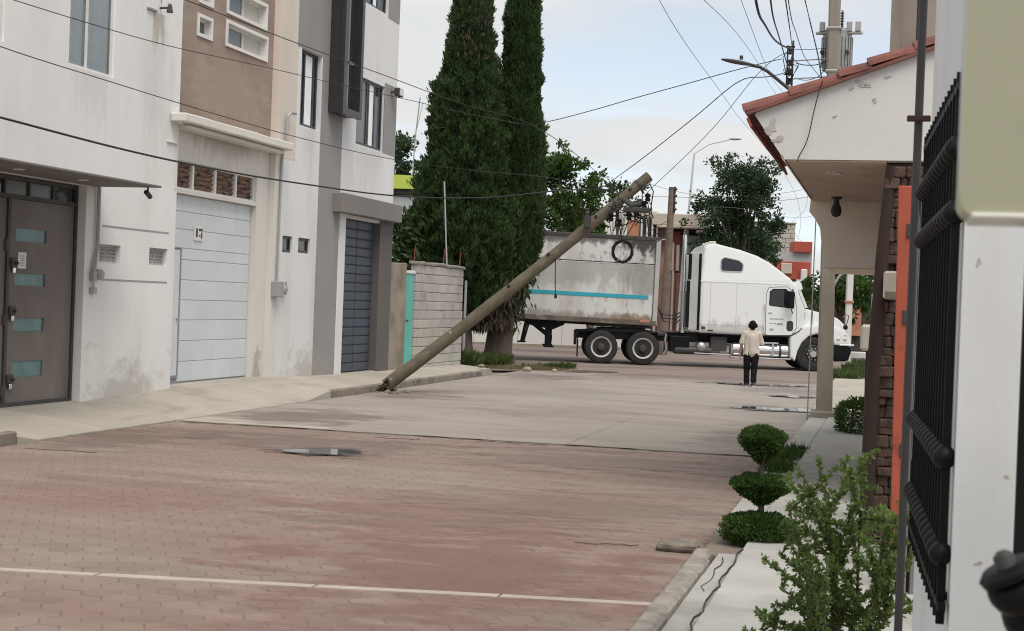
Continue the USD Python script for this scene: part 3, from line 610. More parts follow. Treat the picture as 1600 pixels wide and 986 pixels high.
# ---------------------------------------------- 2: brown rendered house with the pale blue garage door
H = thing('brown_house', 'two storey house, brown render above and pale blue garage door below', 'house', (XF, 22.8, 0.3))
XB = XF - 0.12
gd = (20.60, 23.76, 0.28, 3.27); lv = (20.60, 23.74, 3.33, 3.78)
obj('wall', wall_panel(20.575, 24.24, 0.05, 4.36, [gd, lv], x=XB), 'cream_wall', H)
bw = [(22.36, 23.86, 6.40, 6.76), (22.36, 23.92, 5.86, 6.20), (21.33, 21.76, 5.84, 6.10), (21.36, 21.76, 6.37, 6.62)]
obj('upper_wall', wall_panel(20.575, 24.24, 4.36, 8.3, bw, x=XB), 'brown_render', H)
obj('body', MB(bx(-17, XB - 0.25, 20.6, 20.8, 0.1, 8.3), bx(-17, XB, 20.575, 24.24, 8.3, 8.45)), 'cream_wall', H)
obj('dark_room', bx(-12.4, -12.3, 20.7, 24.2, 0.1, 8.2), 'dark_interior', H)
# corner column, cream below and faintly pink above
obj('column', MB(bx(XB - 0.3, XF - 0.002, 24.245, 24.445, 0.1, 4.20)), 'cream_wall', H)
obj('upper_column', MB(bx(XB - 0.3, XF - 0.002, 24.245, 25.095, 4.20, 8.3)), 'pink_cream', H, label='faintly pink column beside the brown render')
lg = jitter(cb(-10.695, -10.44, 20.28, 24.42, 4.31, 4.44, 0.015).subdivide().subdivide().subdivide(), 0.012, 3, 2)
obj('ledge', lg, 'cream_wall', H)
obj('ledge_drip', MB(cb(XB, -10.56, 20.6, 24.3, 4.24, 4.30, 0.01)), 'cream_wall', H)
for (a, b, c, d) in bw:
    wide = b - a > 1
    obj('window_sill', yz(ring4(a - 0.05, b + 0.05, c - 0.05, d + 0.05, 0.054), XB - 0.1, XB + 0.025), 'window_frame_white', H)
    window(H, a, b, c, d, x=XB, fm='window_frame_white', pm=['pane_dull', 'blind'] if wide else 'pane_dull', mull=(0.5,) if wide else (), w=0.04, depth=0.08)
# louvred strip over the garage door
lf = obj('louvre_frame', yz(ring4(lv[0] + 0.01, lv[1] - 0.01, lv[2], lv[3], 0.035).union(unary_union([R4(y - 0.03, y + 0.03, lv[2] + 0.02, lv[3] - 0.02) for y in (21.42, 22.22, 23.0)])), XB - 0.12, XB - 0.04), 'window_frame_white', H)
for a, b in ((20.66, 21.38), (21.46, 22.18), (22.26, 22.96), (23.04, 23.69)):
    for z in np.linspace(3.40, 3.71, 5):
        s_ = bx(-0.045, 0.045, a, b, -0.006, 0.006); v = np.array(s_.vertices); c, s = math.cos(0.9), math.sin(0.9)
        v = np.stack([v[:, 0] * c - v[:, 2] * s + XB - 0.10, v[:, 1], v[:, 0] * s + v[:, 2] * c + z], 1)
        obj('louvre_slat', trimesh.Trimesh(v, s_.faces, process=False), 'louvre_brown', lf)
# garage door: a grid of pressed panels with a wicket door at the left
XG = XB - 0.10
gdp = obj('garage_door', bx(XG - 0.05, XG - 0.012, gd[0], gd[1], 0.285, gd[3]), 'groove', H)
cols = [20.61, 21.20, 21.86, 22.52, 23.14, 23.75]
rows = [0.30, 0.62, 0.95, 1.28, 1.60, 1.92, 2.24, 2.42, 2.72, 3.0, 3.265]
for i in range(5):
    for j in range(10):
        if i == 0 and j < 7: continue
        obj('door_panel', cb(XG - 0.03, XG + 0.0, cols[i] + 0.004, cols[i + 1] - 0.004, rows[j] + 0.004, rows[j + 1] - 0.004, 0.006), 'blue_white_door', gdp)
wk = obj('wicket_door', cb(XG - 0.03, XG + 0.004, 20.63, 21.185, 0.40, 2.40, 0.01), 'blue_white_door', H)
obj('wicket_frame', yz(ring4(20.60, 21.215, 0.37, 2.43, 0.02), XG - 0.03, XG + 0.014), 'groove', wk)
obj('wicket_handle', cyl((XG + 0.004, 21.12, 1.3), (XG + 0.05, 21.12, 1.3), 0.02), 'steel', wk)
obj('threshold', bx(XB - 0.3, XB - 0.001, 20.6, 23.76, 0.1, 0.282), 'pavement', H)
nb = obj('number_plate', cb(XG, XG + 0.02, 21.62, 21.93, 2.56, 2.80, 0.004), 'window_frame_white', H)
obj('plate_marks', MB(bx(XG + 0.02, XG + 0.023, 21.66, 21.72, 2.62, 2.76), bx(XG + 0.02, XG + 0.0235, 21.76, 21.89, 2.72, 2.76), bx(XG + 0.02, XG + 0.0232, 21.84, 21.88, 2.60, 2.70), bx(XG + 0.02, XG + 0.0228, 21.76, 21.82, 2.63, 2.655)), 'dark_steel', nb)
obj('downpipe', tube([(XF + 0.03, 24.50, 4.32), (XF + 0.03, 24.44, 4.1), (XF + 0.03, 24.40, 1.98)], 0.022, 8), 'galv', H)
mt = obj('meter_box', cb(XF, XF + 0.14, 24.22, 24.5, 1.70, 1.98, 0.015), 'galv', H)
obj('meter_dial', MB(lathe((XF, 24.66, 1.83), (1, 0, 0), [(0, .09), (.05, .09), (.10, .075), (.12, .05)], 16), cyl((XF + .05, 24.78, 1.74), (XF + .05, 24.78, 1.98), .02)), 'galv', mt)
obj('vent_pipe', tube([(XF + 0.06, 24.55, 4.46), (XF + 0.06, 24.57, 4.95), (XF + 0.10, 24.62, 5.02), (XF + 0.12, 24.78, 5.02)], 0.03, 8), 'galv', H)

wfilm('base_grime', H, XB + .003, 23.76, 24.24, .15, 1.1, GR, .45, 3.0, (1.2, 1.2), cz=.15)
wfilm('ledge_drips', H, XB + .003, 20.6, 24.2, 3.80, 4.24, (.44, .39, .34), .42, 5.0, (2.2, .5), cz=4.26)
wfilm('render_patch', H, XB + .003, 20.7, 24.2, 4.46, 5.7, (.37, .285, .225), .55, 9.0, (.9, 1.2))
wfilm('render_patch', H, XB + .0035, 20.6, 24.2, 6.6, 8.2, (.20, .15, .125), .5, 11.0, (.9, 1.0))

# ---------------------------------------------- 3: tall pale house with grey bands
H = thing('grey_banded_house', 'tall pale house with grey vertical bands, black framed windows and slate blue garage door', 'house', (XF, 28, 0.2))
wa = (25.25, 26.22, 4.88, 6.30); wb = (28.17, 29.80, 4.87, 6.26); wt = (28.35, 29.85, 7.80, 9.1); wbox = (26.66, 27.52, 5.36, 8.4)
prs = [(24.66, 25.11, 2.51, 2.81), (25.39, 25.95, 2.53, 2.81)]
gd = (27.76, 29.80, 0.18, 3.34)
allh = [wa, wb, wt, wbox, gd] + prs
wl = R4(24.45, 30.6, 0.05, 4.195).union(R4(25.10, 30.6, 4.19, 9.8))
for h in allh: wl = wl.difference(R4(*h))
obj('wall', yz(wl, XF - 0.25, XF), 'pale_wall', H)
bands = unary_union([R4(26.27, 27.40, 0.06, 9.79), R4(25.06, 26.30, 6.30, 9.79), R4(29.80, 30.595, 4.85, 6.35), R4(29.86, 30.595, 7.75, 9.79)])
for h in allh: bands = bands.difference(R4(*h))
obj('grey_band', yz(bands, XF - 0.004, XF + 0.006), 'grey_band', H)
obj('side_wall', MB(bx(-17, XF - 0.25, 30.35, 30.6, 0.0, 9.8), bx(-17, XF, 25.06, 30.6, 9.8, 9.95)), 'pale_wall', H)
obj('dark_room', bx(-12.2, -12.1, 25.2, 30.3, 0.1, 9.6), 'dark_interior', H)
window(H, *wa, mull=(0.36, 0.80), pm=['pane_dark', 'curtain', 'pane_dark'], depth=0.08, w=0.06)
window(H, *wb, mull=(0.44, 0.50, 0.72), pm=['pane_dull', 'pane_dark', 'curtain', 'pane_dark'], depth=0.05, w=0.06)
window(H, *wt, mull=(0.45, 0.65), pm=['pane_dark', 'curtain', 'pane_dark'], depth=0.06, w=0.06)
bf = obj('box_window', yz(ring4(wbox[0] - 0.06, wbox[1] + 0.05, wbox[2] - 0.06, wbox[3] + 0.06, 0.11), XF - 0.05, XF + 0.30), 'window_frame_dark', H)
obj('box_window_sill', yz(ring4(wbox[0] - 0.09, wbox[1] + 0.08, wbox[2] - 0.09, wbox[3] + 0.09, 0.13), XF + 0.24, XF + 0.325), 'window_frame_dark', bf)
obj('pane', bx(XF + 0.14, XF + 0.15, wbox[0] + 0.05, wbox[0] + 0.5, wbox[2] + 0.05, wbox[3]), 'pane_dull', bf)
obj('pane', bx(XF + 0.15, XF + 0.16, wbox[0] + 0.5, wbox[1] - 0.06, wbox[2] + 0.05, wbox[3]), 'pane_dark', bf)
obj('frame_bar', MB(bx(XF + 0.12, XF + 0.18, wbox[0] + 0.47, wbox[0] + 0.53, wbox[2] + 0.05, wbox[3]), bx(XF + 0.12, XF + 0.18, wbox[0] + 0.05, wbox[1] - 0.06, 6.32, 6.38)), 'window_frame_grey', bf)
for q in prs:
    window(H, *q, mull=(), depth=0.04, w=0.05)
lt = obj('lintel', cb(XF, XF + 0.24, 27.02, 30.55, 3.40, 3.78, 0.012), 'lintel_grey', H)
obj('door_jamb', bx(XF - 0.2, XF + 0.02, 29.79, 30.598, 0.1, 3.40), 'jamb_dark', H)
obj('white_jamb', bx(XF - 0.2, XF + 0.02, 27.44, 27.745, 0.1, 3.40), 'window_frame_white', H)
XG = XF - 0.13
dd = obj('garage_door', bx(XG - 0.05, XG - 0.012, gd[0], gd[1], 0.19, gd[3]), 'groove_dark', H)
rr = np.linspace(0.2, 3.33, 18)
for i, (a, b) in enumerate(((27.78, 28.78), (28.80, 29.79))):
    for j in range(17):
        obj('door_plank', cb(XG - 0.03, XG, a + 0.008, b - 0.008, rr[j] + 0.01, rr[j + 1] - 0.01, 0.012), 'slate_door', dd)
obj('threshold', bx(XF - 0.3, XF - 0.001, gd[0], gd[1], 0.1, 0.186), 'pavement', H)
fl = obj('floodlight', MB(cyl((XF, 30.2, 6.22), (XF + 0.10, 30.24, 6.22), 0.025), cb(XF + 0.10, XF + 0.22, 30.12, 30.42, 6.12, 6.30, 0.02)), 'dark_steel', H)
obj('lens', bx(XF + 0.221, XF + 0.228, 30.15, 30.39, 6.14, 6.28), 'lamp_lens', fl)

wfilm('base_grime', H, XF + .009, 24.46, 27.4, .15, .95, GR, .38, 6.0, (1.1, 1.4), cz=.12)
wfilm('rain_streaks', H, XF + .009, 27.5, 30.5, 3.8, 4.86, (.52, .515, .505), .3, 8.0, (3.0, .35), cz=4.9)
wfilm('rain_streaks', H, XF + .009, 25.2, 26.25, 3.6, 4.87, (.52, .515, .505), .28, 12.0, (3.0, .35), cz=4.9)

# ---------------------------------------------- 4: the old garden wall with the turquoise gate
W = thing('garden_wall', 'old wall of brown render and pale concrete blocks beside the grey banded house', 'wall', (XF, 33.5, 0.1))
mbx = jitter(cb(XF - 0.2, XF - 0.01, 30.62, 31.78, 0, 2.55, 0.02).subdivide().subdivide().subdivide(), 0.02, 2, 5)
obj('rendered_wall', mbx, 'old_render', W)
obj('mortar_core', bx(XF - 0.16, XF - 0.018, 32.47, 36.28, 0.0, 2.55), 'mortar', W)
rng = random.Random(8)
nz = 12; hz = 2.56 / nz
for r_ in range(nz):
    y = 32.45 - (0.21 if r_ % 2 else 0)
    while y < 36.3:
        a, b = max(y, 32.45), min(y + 0.42, 36.3)
        if b - a > 0.06:
            o = rng.uniform(-0.008, 0.006)
            obj('block', cb(XF - 0.15 + o, XF - 0.002 + o, a + 0.006, b - 0.006, r_ * hz + 0.007, (r_ + 1) * hz - 0.007, 0.012), 'block_pale', W)
        y += 0.42
obj('coping', jitter(cb(XF - 0.19, XF + 0.03, 32.40, 36.32, 2.555, 2.63, 0.02).subdivide().subdivide().subdivide().subdivide(), 0.03, 4, 6), 'mortar', W)
for y in (32.5, 34.8, 36.2):
    obj('rebar', tube([(XF - 0.1, y, 2.55), (XF - 0.1, y + 0.03, 2.8), (XF - 0.08, y + 0.01, 3.0)], 0.012, 5), 'rust_red', W)
gt = thing('turquoise_gate', 'narrow turquoise sheet metal gate between rendered wall and concrete blocks', 'gate', (XF - 0.05, 32.1, 0.1))
obj('gate_leaf', cb(XF - 0.10, XF - 0.05, 31.86, 32.40, 0.16, 2.33, 0.01), 'turquoise', gt)
obj('top_rail', cb(XF - 0.11, XF - 0.025, 31.82, 32.44, 2.33, 2.40, 0.01), 'window_frame_white', gt)
obj('kick_plate', cb(XF - 0.07, XF - 0.04, 31.90, 32.34, 0.2, 0.62, 0.01), 'turquoise', gt)
obj('gate_post', MB(bx(XF - 0.14, XF - 0.06, 31.78, 31.86, 0.1, 2.42), bx(XF - 0.14, XF - 0.06, 32.40, 32.455, 0.1, 2.42)), 'groove', gt)
obj('handle', cyl((XF - 0.05, 31.95, 1.25), (XF - 0.0, 31.95, 1.25), 0.02), 'dark_steel', gt)

# ---------------------------------------------- 5: lime topped house behind the wall (faces down the street)
def fr(lx, ly, z=0.0):
    c, s = math.cos(TH), math.sin(TH)
    return V3([-7.93 + lx * c - ly * s, 44.21 + lx * s + ly * c, z])
TH = math.radians(14.24); TD = 14.24; TO = (-7.93, 44.21, 0)
H = thing('lime_topped_house', 'far house with lime green parapet and pale grey walls beside the left cypress', 'house', TO, TD, local=True)
obj('wall', bx(-10.5, -6.3, 5.2, 10, 0, 5.25), 'grey_roof', H)
obj('lime_parapet', MB(xz([(-10.5, 5.47), (-6.72, 5.47), (-6.92, 5.93), (-10.5, 5.93)], 5.0, 9.9)), 'lime', H)
obj('parapet_gap', bx(-10.5, -6.4, 5.1, 5.2, 5.30, 5.47), 'far_dark', H)
obj('ledge', bx(-10.5, -6.5, 4.9, 5.2, 4.50, 4.66), 'far_white', H)
obj('lower_wall', bx(-10.5, -6.5, 4.7, 5.2, 0, 4.3), 'grey_roof', H)
obj('green_screen', bx(-10.5, -6.6, 4.55, 4.7, 3.45, 3.95), 'green_panel', H)

mat('dead_brown', (0.062, 0.054, 0.032), 0.95, 0.4, 5)

leafmat('yellow_leaf', (0.05, 0.10, 0.012), (0.24, 0.32, 0.05), 0.4)

# ============================================================ vegetation
def leaves(P, D, size, width, rng, fold=0.0):
    """quads of given size along direction D at points P."""
    n = len(P); D = D / np.linalg.norm(D, axis=1, keepdims=True)
    r = rng.normal(size=(n, 3)); S_ = np.cross(D, r); S_ /= np.linalg.norm(S_, axis=1, keepdims=True) + 1e-9
    L = (np.asarray(size) * rng.uniform(0.7, 1.3, n))[:, None]; Wd = L * width
    v = np.stack([P, P + D * L * 0.5 + S_ * Wd * 0.5, P + D * L, P + D * L * 0.5 - S_ * Wd * 0.5], 1).reshape(-1, 3)
    k = np.arange(n) * 4
    f = np.vstack([np.stack([k, k + 1, k + 2], 1), np.stack([k, k + 2, k + 3], 1)])
    return trimesh.Trimesh(v, f, process=False)
def lump(P, sc, seed): return meshkit.fbm(P * sc, 3, seed)
def cypress(t, cx, cy, z0, z1, prof, n, seed, size=0.17):
    rng = np.random.default_rng(seed)
    zs = np.array([p[0] for p in prof]); rs = np.array([p[1] for p in prof])
    z = z0 + (z1 - z0) * rng.uniform(0, 1, n * 2)
    keep = rng.uniform(0, 1, n * 2) < (np.interp(z, zs, rs) / rs.max()); z = z[keep][:n]; n = len(z)
    a = rng.uniform(0, 2 * PI, n)
    base = np.interp(z, zs, rs)
    q = np.stack([np.cos(a) * 1.6, np.sin(a) * 1.6, z * 0.55], 1)
    big = lump(q, 1.5, seed); q2 = np.stack([np.cos(a) * 3.4 * base / rs.max(), np.sin(a) * 3.4 * base / rs.max(), z * 1.5], 1); small = lump(q2, 2.0, seed + 9)
    R = base * (0.84 + 0.26 * (big - 0.5) * 2 + 0.34 * (small - 0.5) * 2)
    rho = R * (1 - 0.30 * rng.beta(1, 2.6, n) - 0.0)
    P = np.stack([cx + rho * np.cos(a), cy + rho * np.sin(a), z], 1)
    D = np.stack([np.cos(a) * 0.55, np.sin(a) * 0.55, np.full(n, 1.0)], 1) + rng.normal(0, 0.34, (n, 3))
    j = rng.choice(n, n // 12, replace=False); k = 1 + rng.uniform(.0, .10, len(j)) * (lump(q2[j], 1.1, seed + 30) > .5)
    P2 = P[j].copy(); P2[:, 0] = cx + R[j] * k * np.cos(a[j]); P2[:, 1] = cy + R[j] * k * np.sin(a[j])
    D2 = np.stack([np.cos(a[j]) * .45, np.sin(a[j]) * .45, np.ones(len(j))], 1) + rng.normal(0, .25, (len(j), 3))
    obj('crown', MB(leaves(P, D, size, 0.36, rng), leaves(P2, D2, size * 1.1, 0.28, rng)), 'cypress_leaf', t, kind='stuff')
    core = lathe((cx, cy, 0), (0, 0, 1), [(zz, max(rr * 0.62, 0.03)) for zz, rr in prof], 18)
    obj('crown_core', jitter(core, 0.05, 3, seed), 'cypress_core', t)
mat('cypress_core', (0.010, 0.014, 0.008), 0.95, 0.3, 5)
T1 = thing('cypress', 'broad tapering cypress nearest the grey banded house', 'tree', (-11.72, 39.4, 0), group=None)
p1 = [(1.3, 0.7), (1.9, 1.15), (2.7, 1.50), (3.6, 1.62), (4.6, 1.50), (6.0, 1.24), (7.6, 0.98), (9.0, 0.72), (10.1, 0.50), (11.5, 0.30), (12.6, 0.05)]
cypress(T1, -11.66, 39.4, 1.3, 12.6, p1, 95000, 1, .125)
obj('trunk', jitter(tube([(-11.5, 39.4, -0.05), (-11.55, 39.4, 0.5), (-11.66, 39.4, 2), (-11.66, 39.4, 8)], [0.36, 0.27, 0.22, 0.08], 14), 0.04, 4, 1), 'bark', T1, smooth=50)
rng_ = np.random.default_rng(27)
n = 420
a_ = rng_.normal(-1.25, .5, n); zz_ = rng_.uniform(8.3, 10.6, n); rr_c = np.interp(zz_, [8, 9, 10.1, 11], [.86, .68, .47, .36]) * rng_.uniform(.8, 1.0, n)
P = np.stack([-11.62 + rr_c * np.cos(a_), 39.4 + rr_c * np.sin(a_), zz_], 1)
obj('dead_fronds', leaves(P, np.stack([np.cos(a_) * .4, np.sin(a_) * .4, np.ones(n)], 1) + rng_.normal(0, .3, (n, 3)), 0.17, .3, rng_), 'dead_brown', T1, kind='stuff')
T2 = thing('cypress', 'slim columnar cypress with a bare brown trunk, partly hiding the trailer', 'tree', (-10.75, 40.3, 0))
p2 = [(2.0, 0.22), (2.5, 0.52), (3.2, 0.74), (4.3, 0.85), (6.6, 0.74), (8.4, 0.60), (10.2, 0.50), (12, 0.42), (13.5, 0.3), (14.8, 0.04)]
cypress(T2, -10.42, 40.3, 2.0, 14.8, p2, 80000, 4, .125)
tr = jitter(tube([(-10.80, 40.3, -0.05), (-10.79, 40.3, 0.35), (-10.72, 40.3, 1.4), (-10.5, 40.3, 2.6), (-10.42, 40.3, 8)], [0.52, 0.40, 0.34, 0.26, 0.1], 18), 0.07, 4, 3)
obj('trunk', tr, 'bark', T2, smooth=50)
rng_ = np.random.default_rng(7)
n = 2600
P = np.stack([rng_.normal(-11.15, 0.45, n), rng_.normal(39.7, 0.25, n), rng_.uniform(1.1, 2.6, n)], 1)
obj('dead_fronds', leaves(P, np.stack([rng_.normal(0, .3, n), rng_.normal(0, .3, n), -np.ones(n)], 1), 0.26, 0.22, rng_), 'dead_frond', T2, kind='stuff')
P = np.stack([rng_.normal(-10.3, 0.20, 2200), rng_.normal(40.2, 0.2, 2200), rng_.uniform(1.35, 2.9, 2200)], 1)
P[:, 0] += (P[:, 2] - 2.2) * 0.30 - .08
obj('drooping_sprays', leaves(P, np.stack([rng_.normal(0, .5, 2200), rng_.normal(0, .3, 2200), -np.ones(2200)], 1), 0.22, 0.35, rng_), 'cypress_leaf', T2, kind='stuff')
n = 3200
P = np.stack([rng_.normal(-12.6, 0.55, n), rng_.normal(38.9, 0.3, n), rng_.uniform(2.2, 4.1, n)], 1)
obj('low_sprays', leaves(P, np.stack([rng_.normal(-.3, .6, n), rng_.normal(0, .4, n), rng_.normal(.3, .5, n)], 1), 0.25, 0.4, rng_), 'cypress_leaf', T1, kind='stuff')

def broad_tree(name, label, base, height, clusters, leaf, mat_, seed, n_per=420, trunk_r=0.16, width=0.55, group=None, bark='bark', rr=0.5):
    """clusters: (x, y, z, radius) of leafy masses."""
    t = thing(name, label, 'tree', base, group=group)
    rng = np.random.default_rng(seed)
    B = V3(base, float)
    top = V3([np.mean([c[0] for c in clusters]), np.mean([c[1] for c in clusters]), np.mean([c[2] for c in clusters])])
    obj('trunk', jitter(tube([B - [0, 0, .05], B + (top - B) * .3, B + (top - B) * .65, top], [trunk_r, trunk_r * .8, trunk_r * .6, trunk_r * .3], 10), .03, 3, seed), bark, t, smooth=50)
    limbs = MB(); Ps, Ds = [], []
    for c in clusters:
        C_ = V3(c[:3]); r = c[3]
        st = B + (top - B) * rng.uniform(.35, .8)
        mid = (st + C_) / 2 + rng.normal(0, .15, 3)
        limbs.add(tube([st, mid, C_], [trunk_r * .42, trunk_r * .28, trunk_r * .08], 6))
        k = int(n_per * r * r / .5)
        sub = max(4, int(k / 40)); sc = C_ + rng.normal(0, 1, (sub, 3)) * r * V3([.62, .62, .5])
        idx = rng.integers(0, sub, k)
        p = sc[idx] + rng.normal(0, 1, (k, 3)) * r * 0.22
        Ps.append(p); Ds.append((p - C_) * .7 / r + rng.normal(0, .6, (k, 3)) + V3([0, 0, .1]))
    obj('limbs', limbs, bark, t, smooth=50)
    obj('crown', leaves(np.vstack(Ps), np.vstack(Ds), leaf, width, rng), mat_, t, kind='stuff')
    return t
def rclusters(cx, cy, cz, rx, ry, rz, n, r, seed):
    g = random.Random(seed); out = []
    while len(out) < n:
        p = [g.uniform(-1, 1) for _ in range(3)]
        d = sum(q * q for q in p)
        if .15 < d < 1: out.append((cx + p[0] * rx, cy + p[1] * ry, cz + p[2] * rz, r * g.uniform(.75, 1.25)))
    return out
LT = []
g = random.Random(19)
for px_, dz_ in ((0, 7.0), (.3, 6.9), (.75, 7.1), (1.15, 7.05), (.1, 6.4), (.55, 6.35), (1.0, 6.4), (1.5, 6.4), (.2, 5.7), (.7, 5.75), (1.2, 5.8), (1.7, 5.75), (2.1, 5.8), (.3, 5.1), (.8, 5.1), (1.3, 5.15), (1.8, 5.1), (2.25, 5.35), (.2, 4.5), (.8, 4.5), (1.4, 4.55), (1.9, 4.6), (-.3, 5.6), (-.3, 6.5), (-.3, 4.7)):
    LT.append((-12.36 + px_ + g.uniform(-.12, .12), 50.6 + .26 * px_ + g.uniform(-.5, .5), dz_ - .25 + g.uniform(-.15, .15), g.uniform(.36, .50)))
c = fr(-1.9, 7.3)
b_ = fr(-.35, 7.3)
broad_tree('leafy_tree', 'light green leafy tree rising behind the trailer, right of the cypresses', (b_[0], b_[1], 0), 7, LT, 0.165, 'broad_leaf', 11, n_per=820)
c = fr(0.1, 8.0)
broad_tree('yellow_green_bush', 'yellow green bush lit above the trailer roof, behind the leaning pole', (c[0], c[1], 0), 5, rclusters(c[0] - 1.0, c[1], 5.0, .75, .6, .5, 8, .40, 13), 0.17, 'yellow_leaf', 12, n_per=420, trunk_r=.08)
c = fr(0.45, 11.5)
broad_tree('small_tree', 'small far tree with grey green leaves behind the tip of the leaning pole', (c[0], c[1], 0), 6, rclusters(c[0], c[1], 6.0, .55, .5, .55, 7, .34, 5), 0.16, 'dark_leaf', 14, n_per=420, trunk_r=.07)
c = V3([-6.0, 58.4, 0])
cl = []
g = random.Random(21)
for k in range(44):
    z = g.uniform(3.6, 7.6); w_ = np.interp(z, [3.5, 4.5, 6, 7, 7.8], [1.4, 1.35, 1.3, .95, .45])
    x = g.uniform(-1, 1) * w_ + np.interp(z, [3.5, 6.2, 7.8], [.1, -.1, .45])
    cl.append((c[0] + x * .97, c[1] + x * .25 + g.uniform(-.8, .8), z, g.uniform(.38, .55)))
broad_tree('dense_tree', 'dense dark green tree standing behind the white cab', (c[0], c[1], 0), 7.5, cl, 0.135, 'dark_leaf', 15, n_per=1150, trunk_r=.2)
c = fr(-8.4, 13.5)
broad_tree('distant_tree', 'distant narrow dark tree above the lime green parapet', (c[0], c[1], 0), 8, rclusters(c[0], c[1], 7.0, .8, .6, 1.7, 16, .48, 6), 0.17, 'dark_leaf', 16, n_per=520, trunk_r=.15)
c = fr(-7.3, 4.3)
broad_tree('creeper_bush', 'bright green creeper hanging over the rendered wall behind the turquoise gate', (c[0], c[1], 0), 3, rclusters(c[0] + .1, c[1], 3.15, .55, .3, .4, 9, .3, 7), 0.13, 'broad_leaf', 17, n_per=520, trunk_r=.05)
c = fr(9.3, 13)
broad_tree('hedge_tree', 'dark green trees far down the street beyond the truck nose', (c[0], c[1], 0), 4, rclusters(c[0] + .3, c[1] + .1, 2.9, 1.6, .8, 1.0, 18, .5, 9), 0.18, 'broad_leaf', 18, n_per=420)

# grass, weeds
def grass(name, label, pts, h, n, seed, matn='grass_blade', kind='stuff', spread=None):
    rng = np.random.default_rng(seed)
    poly = Polygon(pts); x0, y0, x1, y1 = poly.bounds
    X = rng.uniform(x0, x1, n * 2); Y = rng.uniform(y0, y1, n * 2)
    cl_ = meshkit.fbm(np.stack([X * 1.3, Y * 1.3, np.zeros(n * 2)], 1), 3, seed)
    import shapely
    ok = shapely.contains_xy(poly, X, Y) & (cl_ > 0.40 + 0.15 * rng.uniform(-1, 1, n * 2)); X, Y, cl_ = X[ok][:n], Y[ok][:n], cl_[ok][:n]; n = len(X)
    P = np.stack([X, Y, np.zeros(n)], 1)
    D = np.stack([rng.normal(0, .45, n), rng.normal(0, .45, n), np.ones(n)], 1)
    obj(name, leaves(P, D, h * (0.4 + 1.1 * cl_), 0.14, rng), matn, label=label, cat='grass', kind=kind)
grass('weeds', 'green weeds and grass round the foot of the cypress trunks', [(-11.9, 37.2), (-10.6, 36.9), (-10.0, 38.2), (-10.2, 39.6), (-12.5, 39.6)], 0.36, 5200, 1)
grass('dry_grass', 'dry yellowish grass on the verge between trunks and road', [(-10.5, 36.6), (-9.2, 36.9), (-8.2, 38.0), (-8.6, 39.0), (-10.0, 39.0)], 0.10, 2600, 2, 'dry_grass')
grass('weeds', 'thin green weeds on the verge left of the rear truck wheels', [(-9.6, 38.2), (-8.6, 38.4), (-8.3, 39.4), (-9.4, 39.6)], 0.17, 900, 3)
obj('verge', xy([(-13, 36.4), (-9.8, 36.4), (-8.2, 38.0), (-8.4, 40.0), (-13, 42)], -0.003, 0.012), 'ground_dirt', kind='structure')
grass('grass_strip', 'green grass patch beside the truck nose on the right', [(-1.6, 41.0), (0.4, 41.0), (0.8, 49), (-1.3, 52)], 0.22, 7000, 4)
grass('grass_tuft', 'small grass tuft growing at the right pavement edge behind the topiary', [(-1.28, 15.6), (-1.0, 15.6), (-0.98, 18.6), (-1.2, 18.6)], 0.13, 1500, 5, 'hedge_leaf')

# three tier topiary
def dense(cx, cy, cz, rx, ry, rz, n, seed, flat=0.0):
    rng = np.random.default_rng(seed)
    d = rng.normal(size=(n, 3)); d /= np.linalg.norm(d, axis=1, keepdims=True)
    lum = 0.9 + 0.28 * (meshkit.fbm(d * 2.3 + seed, 3, seed) - .5) * 2
    rho = lum * (1 - 0.38 * rng.beta(1, 2.2, n))
    zsh = np.where(d[:, 2] < 0, 1.0, 1.0 - flat)
    P = np.stack([cx + rx * d[:, 0] * rho, cy + ry * d[:, 1] * rho, cz + rz * d[:, 2] * rho * zsh], 1)
    D = d + rng.normal(0, .55, (n, 3)) + V3([0, 0, .35])
    return P, D, rng
TP = thing('topiary', 'clipped three tier topiary bush growing at the kerb of the right pavement', 'topiary', (-0.89, 10.9, 0))
for k, (cx, cz, rx, rz, n, fl) in enumerate([(-0.885, 0.79, 0.195, 0.150, 9000, .15), (-0.885, 0.475, 0.265, 0.140, 11000, .4), (-0.89, 0.17, 0.29, 0.17, 10000, .3)]):
    P, D, r = dense(cx, 10.9, cz, rx, rx * .95, rz, n, 40 + k, fl)
    if k < 2: P[:, :2] = V3([cx, 10.9]) + (P[:, :2] - V3([cx, 10.9])) * np.interp(P[:, 2], [cz - rz, cz - .3 * rz, cz + .35 * rz], [.22, .72, 1.0])[:, None]
    obj('foliage_tier', leaves(P, D, 0.026, .5, r), 'hedge_leaf', TP, kind='stuff')
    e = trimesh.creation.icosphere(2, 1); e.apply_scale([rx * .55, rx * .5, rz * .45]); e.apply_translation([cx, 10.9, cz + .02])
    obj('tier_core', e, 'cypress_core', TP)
obj('stem', MB(tube([(-.89, 10.9, 0), (-.88, 10.9, .3), (-.885, 10.9, .62), (-.885, 10.9, .8)], [.028, .022, .018, .01], 8), *[tube([(-.885, 10.9, z), (-.885 + .05 * math.cos(a), 10.9 + .05 * math.sin(a), z + .05), (-.885 + .11 * math.cos(a), 10.9 + .11 * math.sin(a), z + .12)], [.011, .009, .005], 6) for z in (.33, .62) for a in (0.2, 1.9, 3.4, 5.0)]), 'twig', TP)
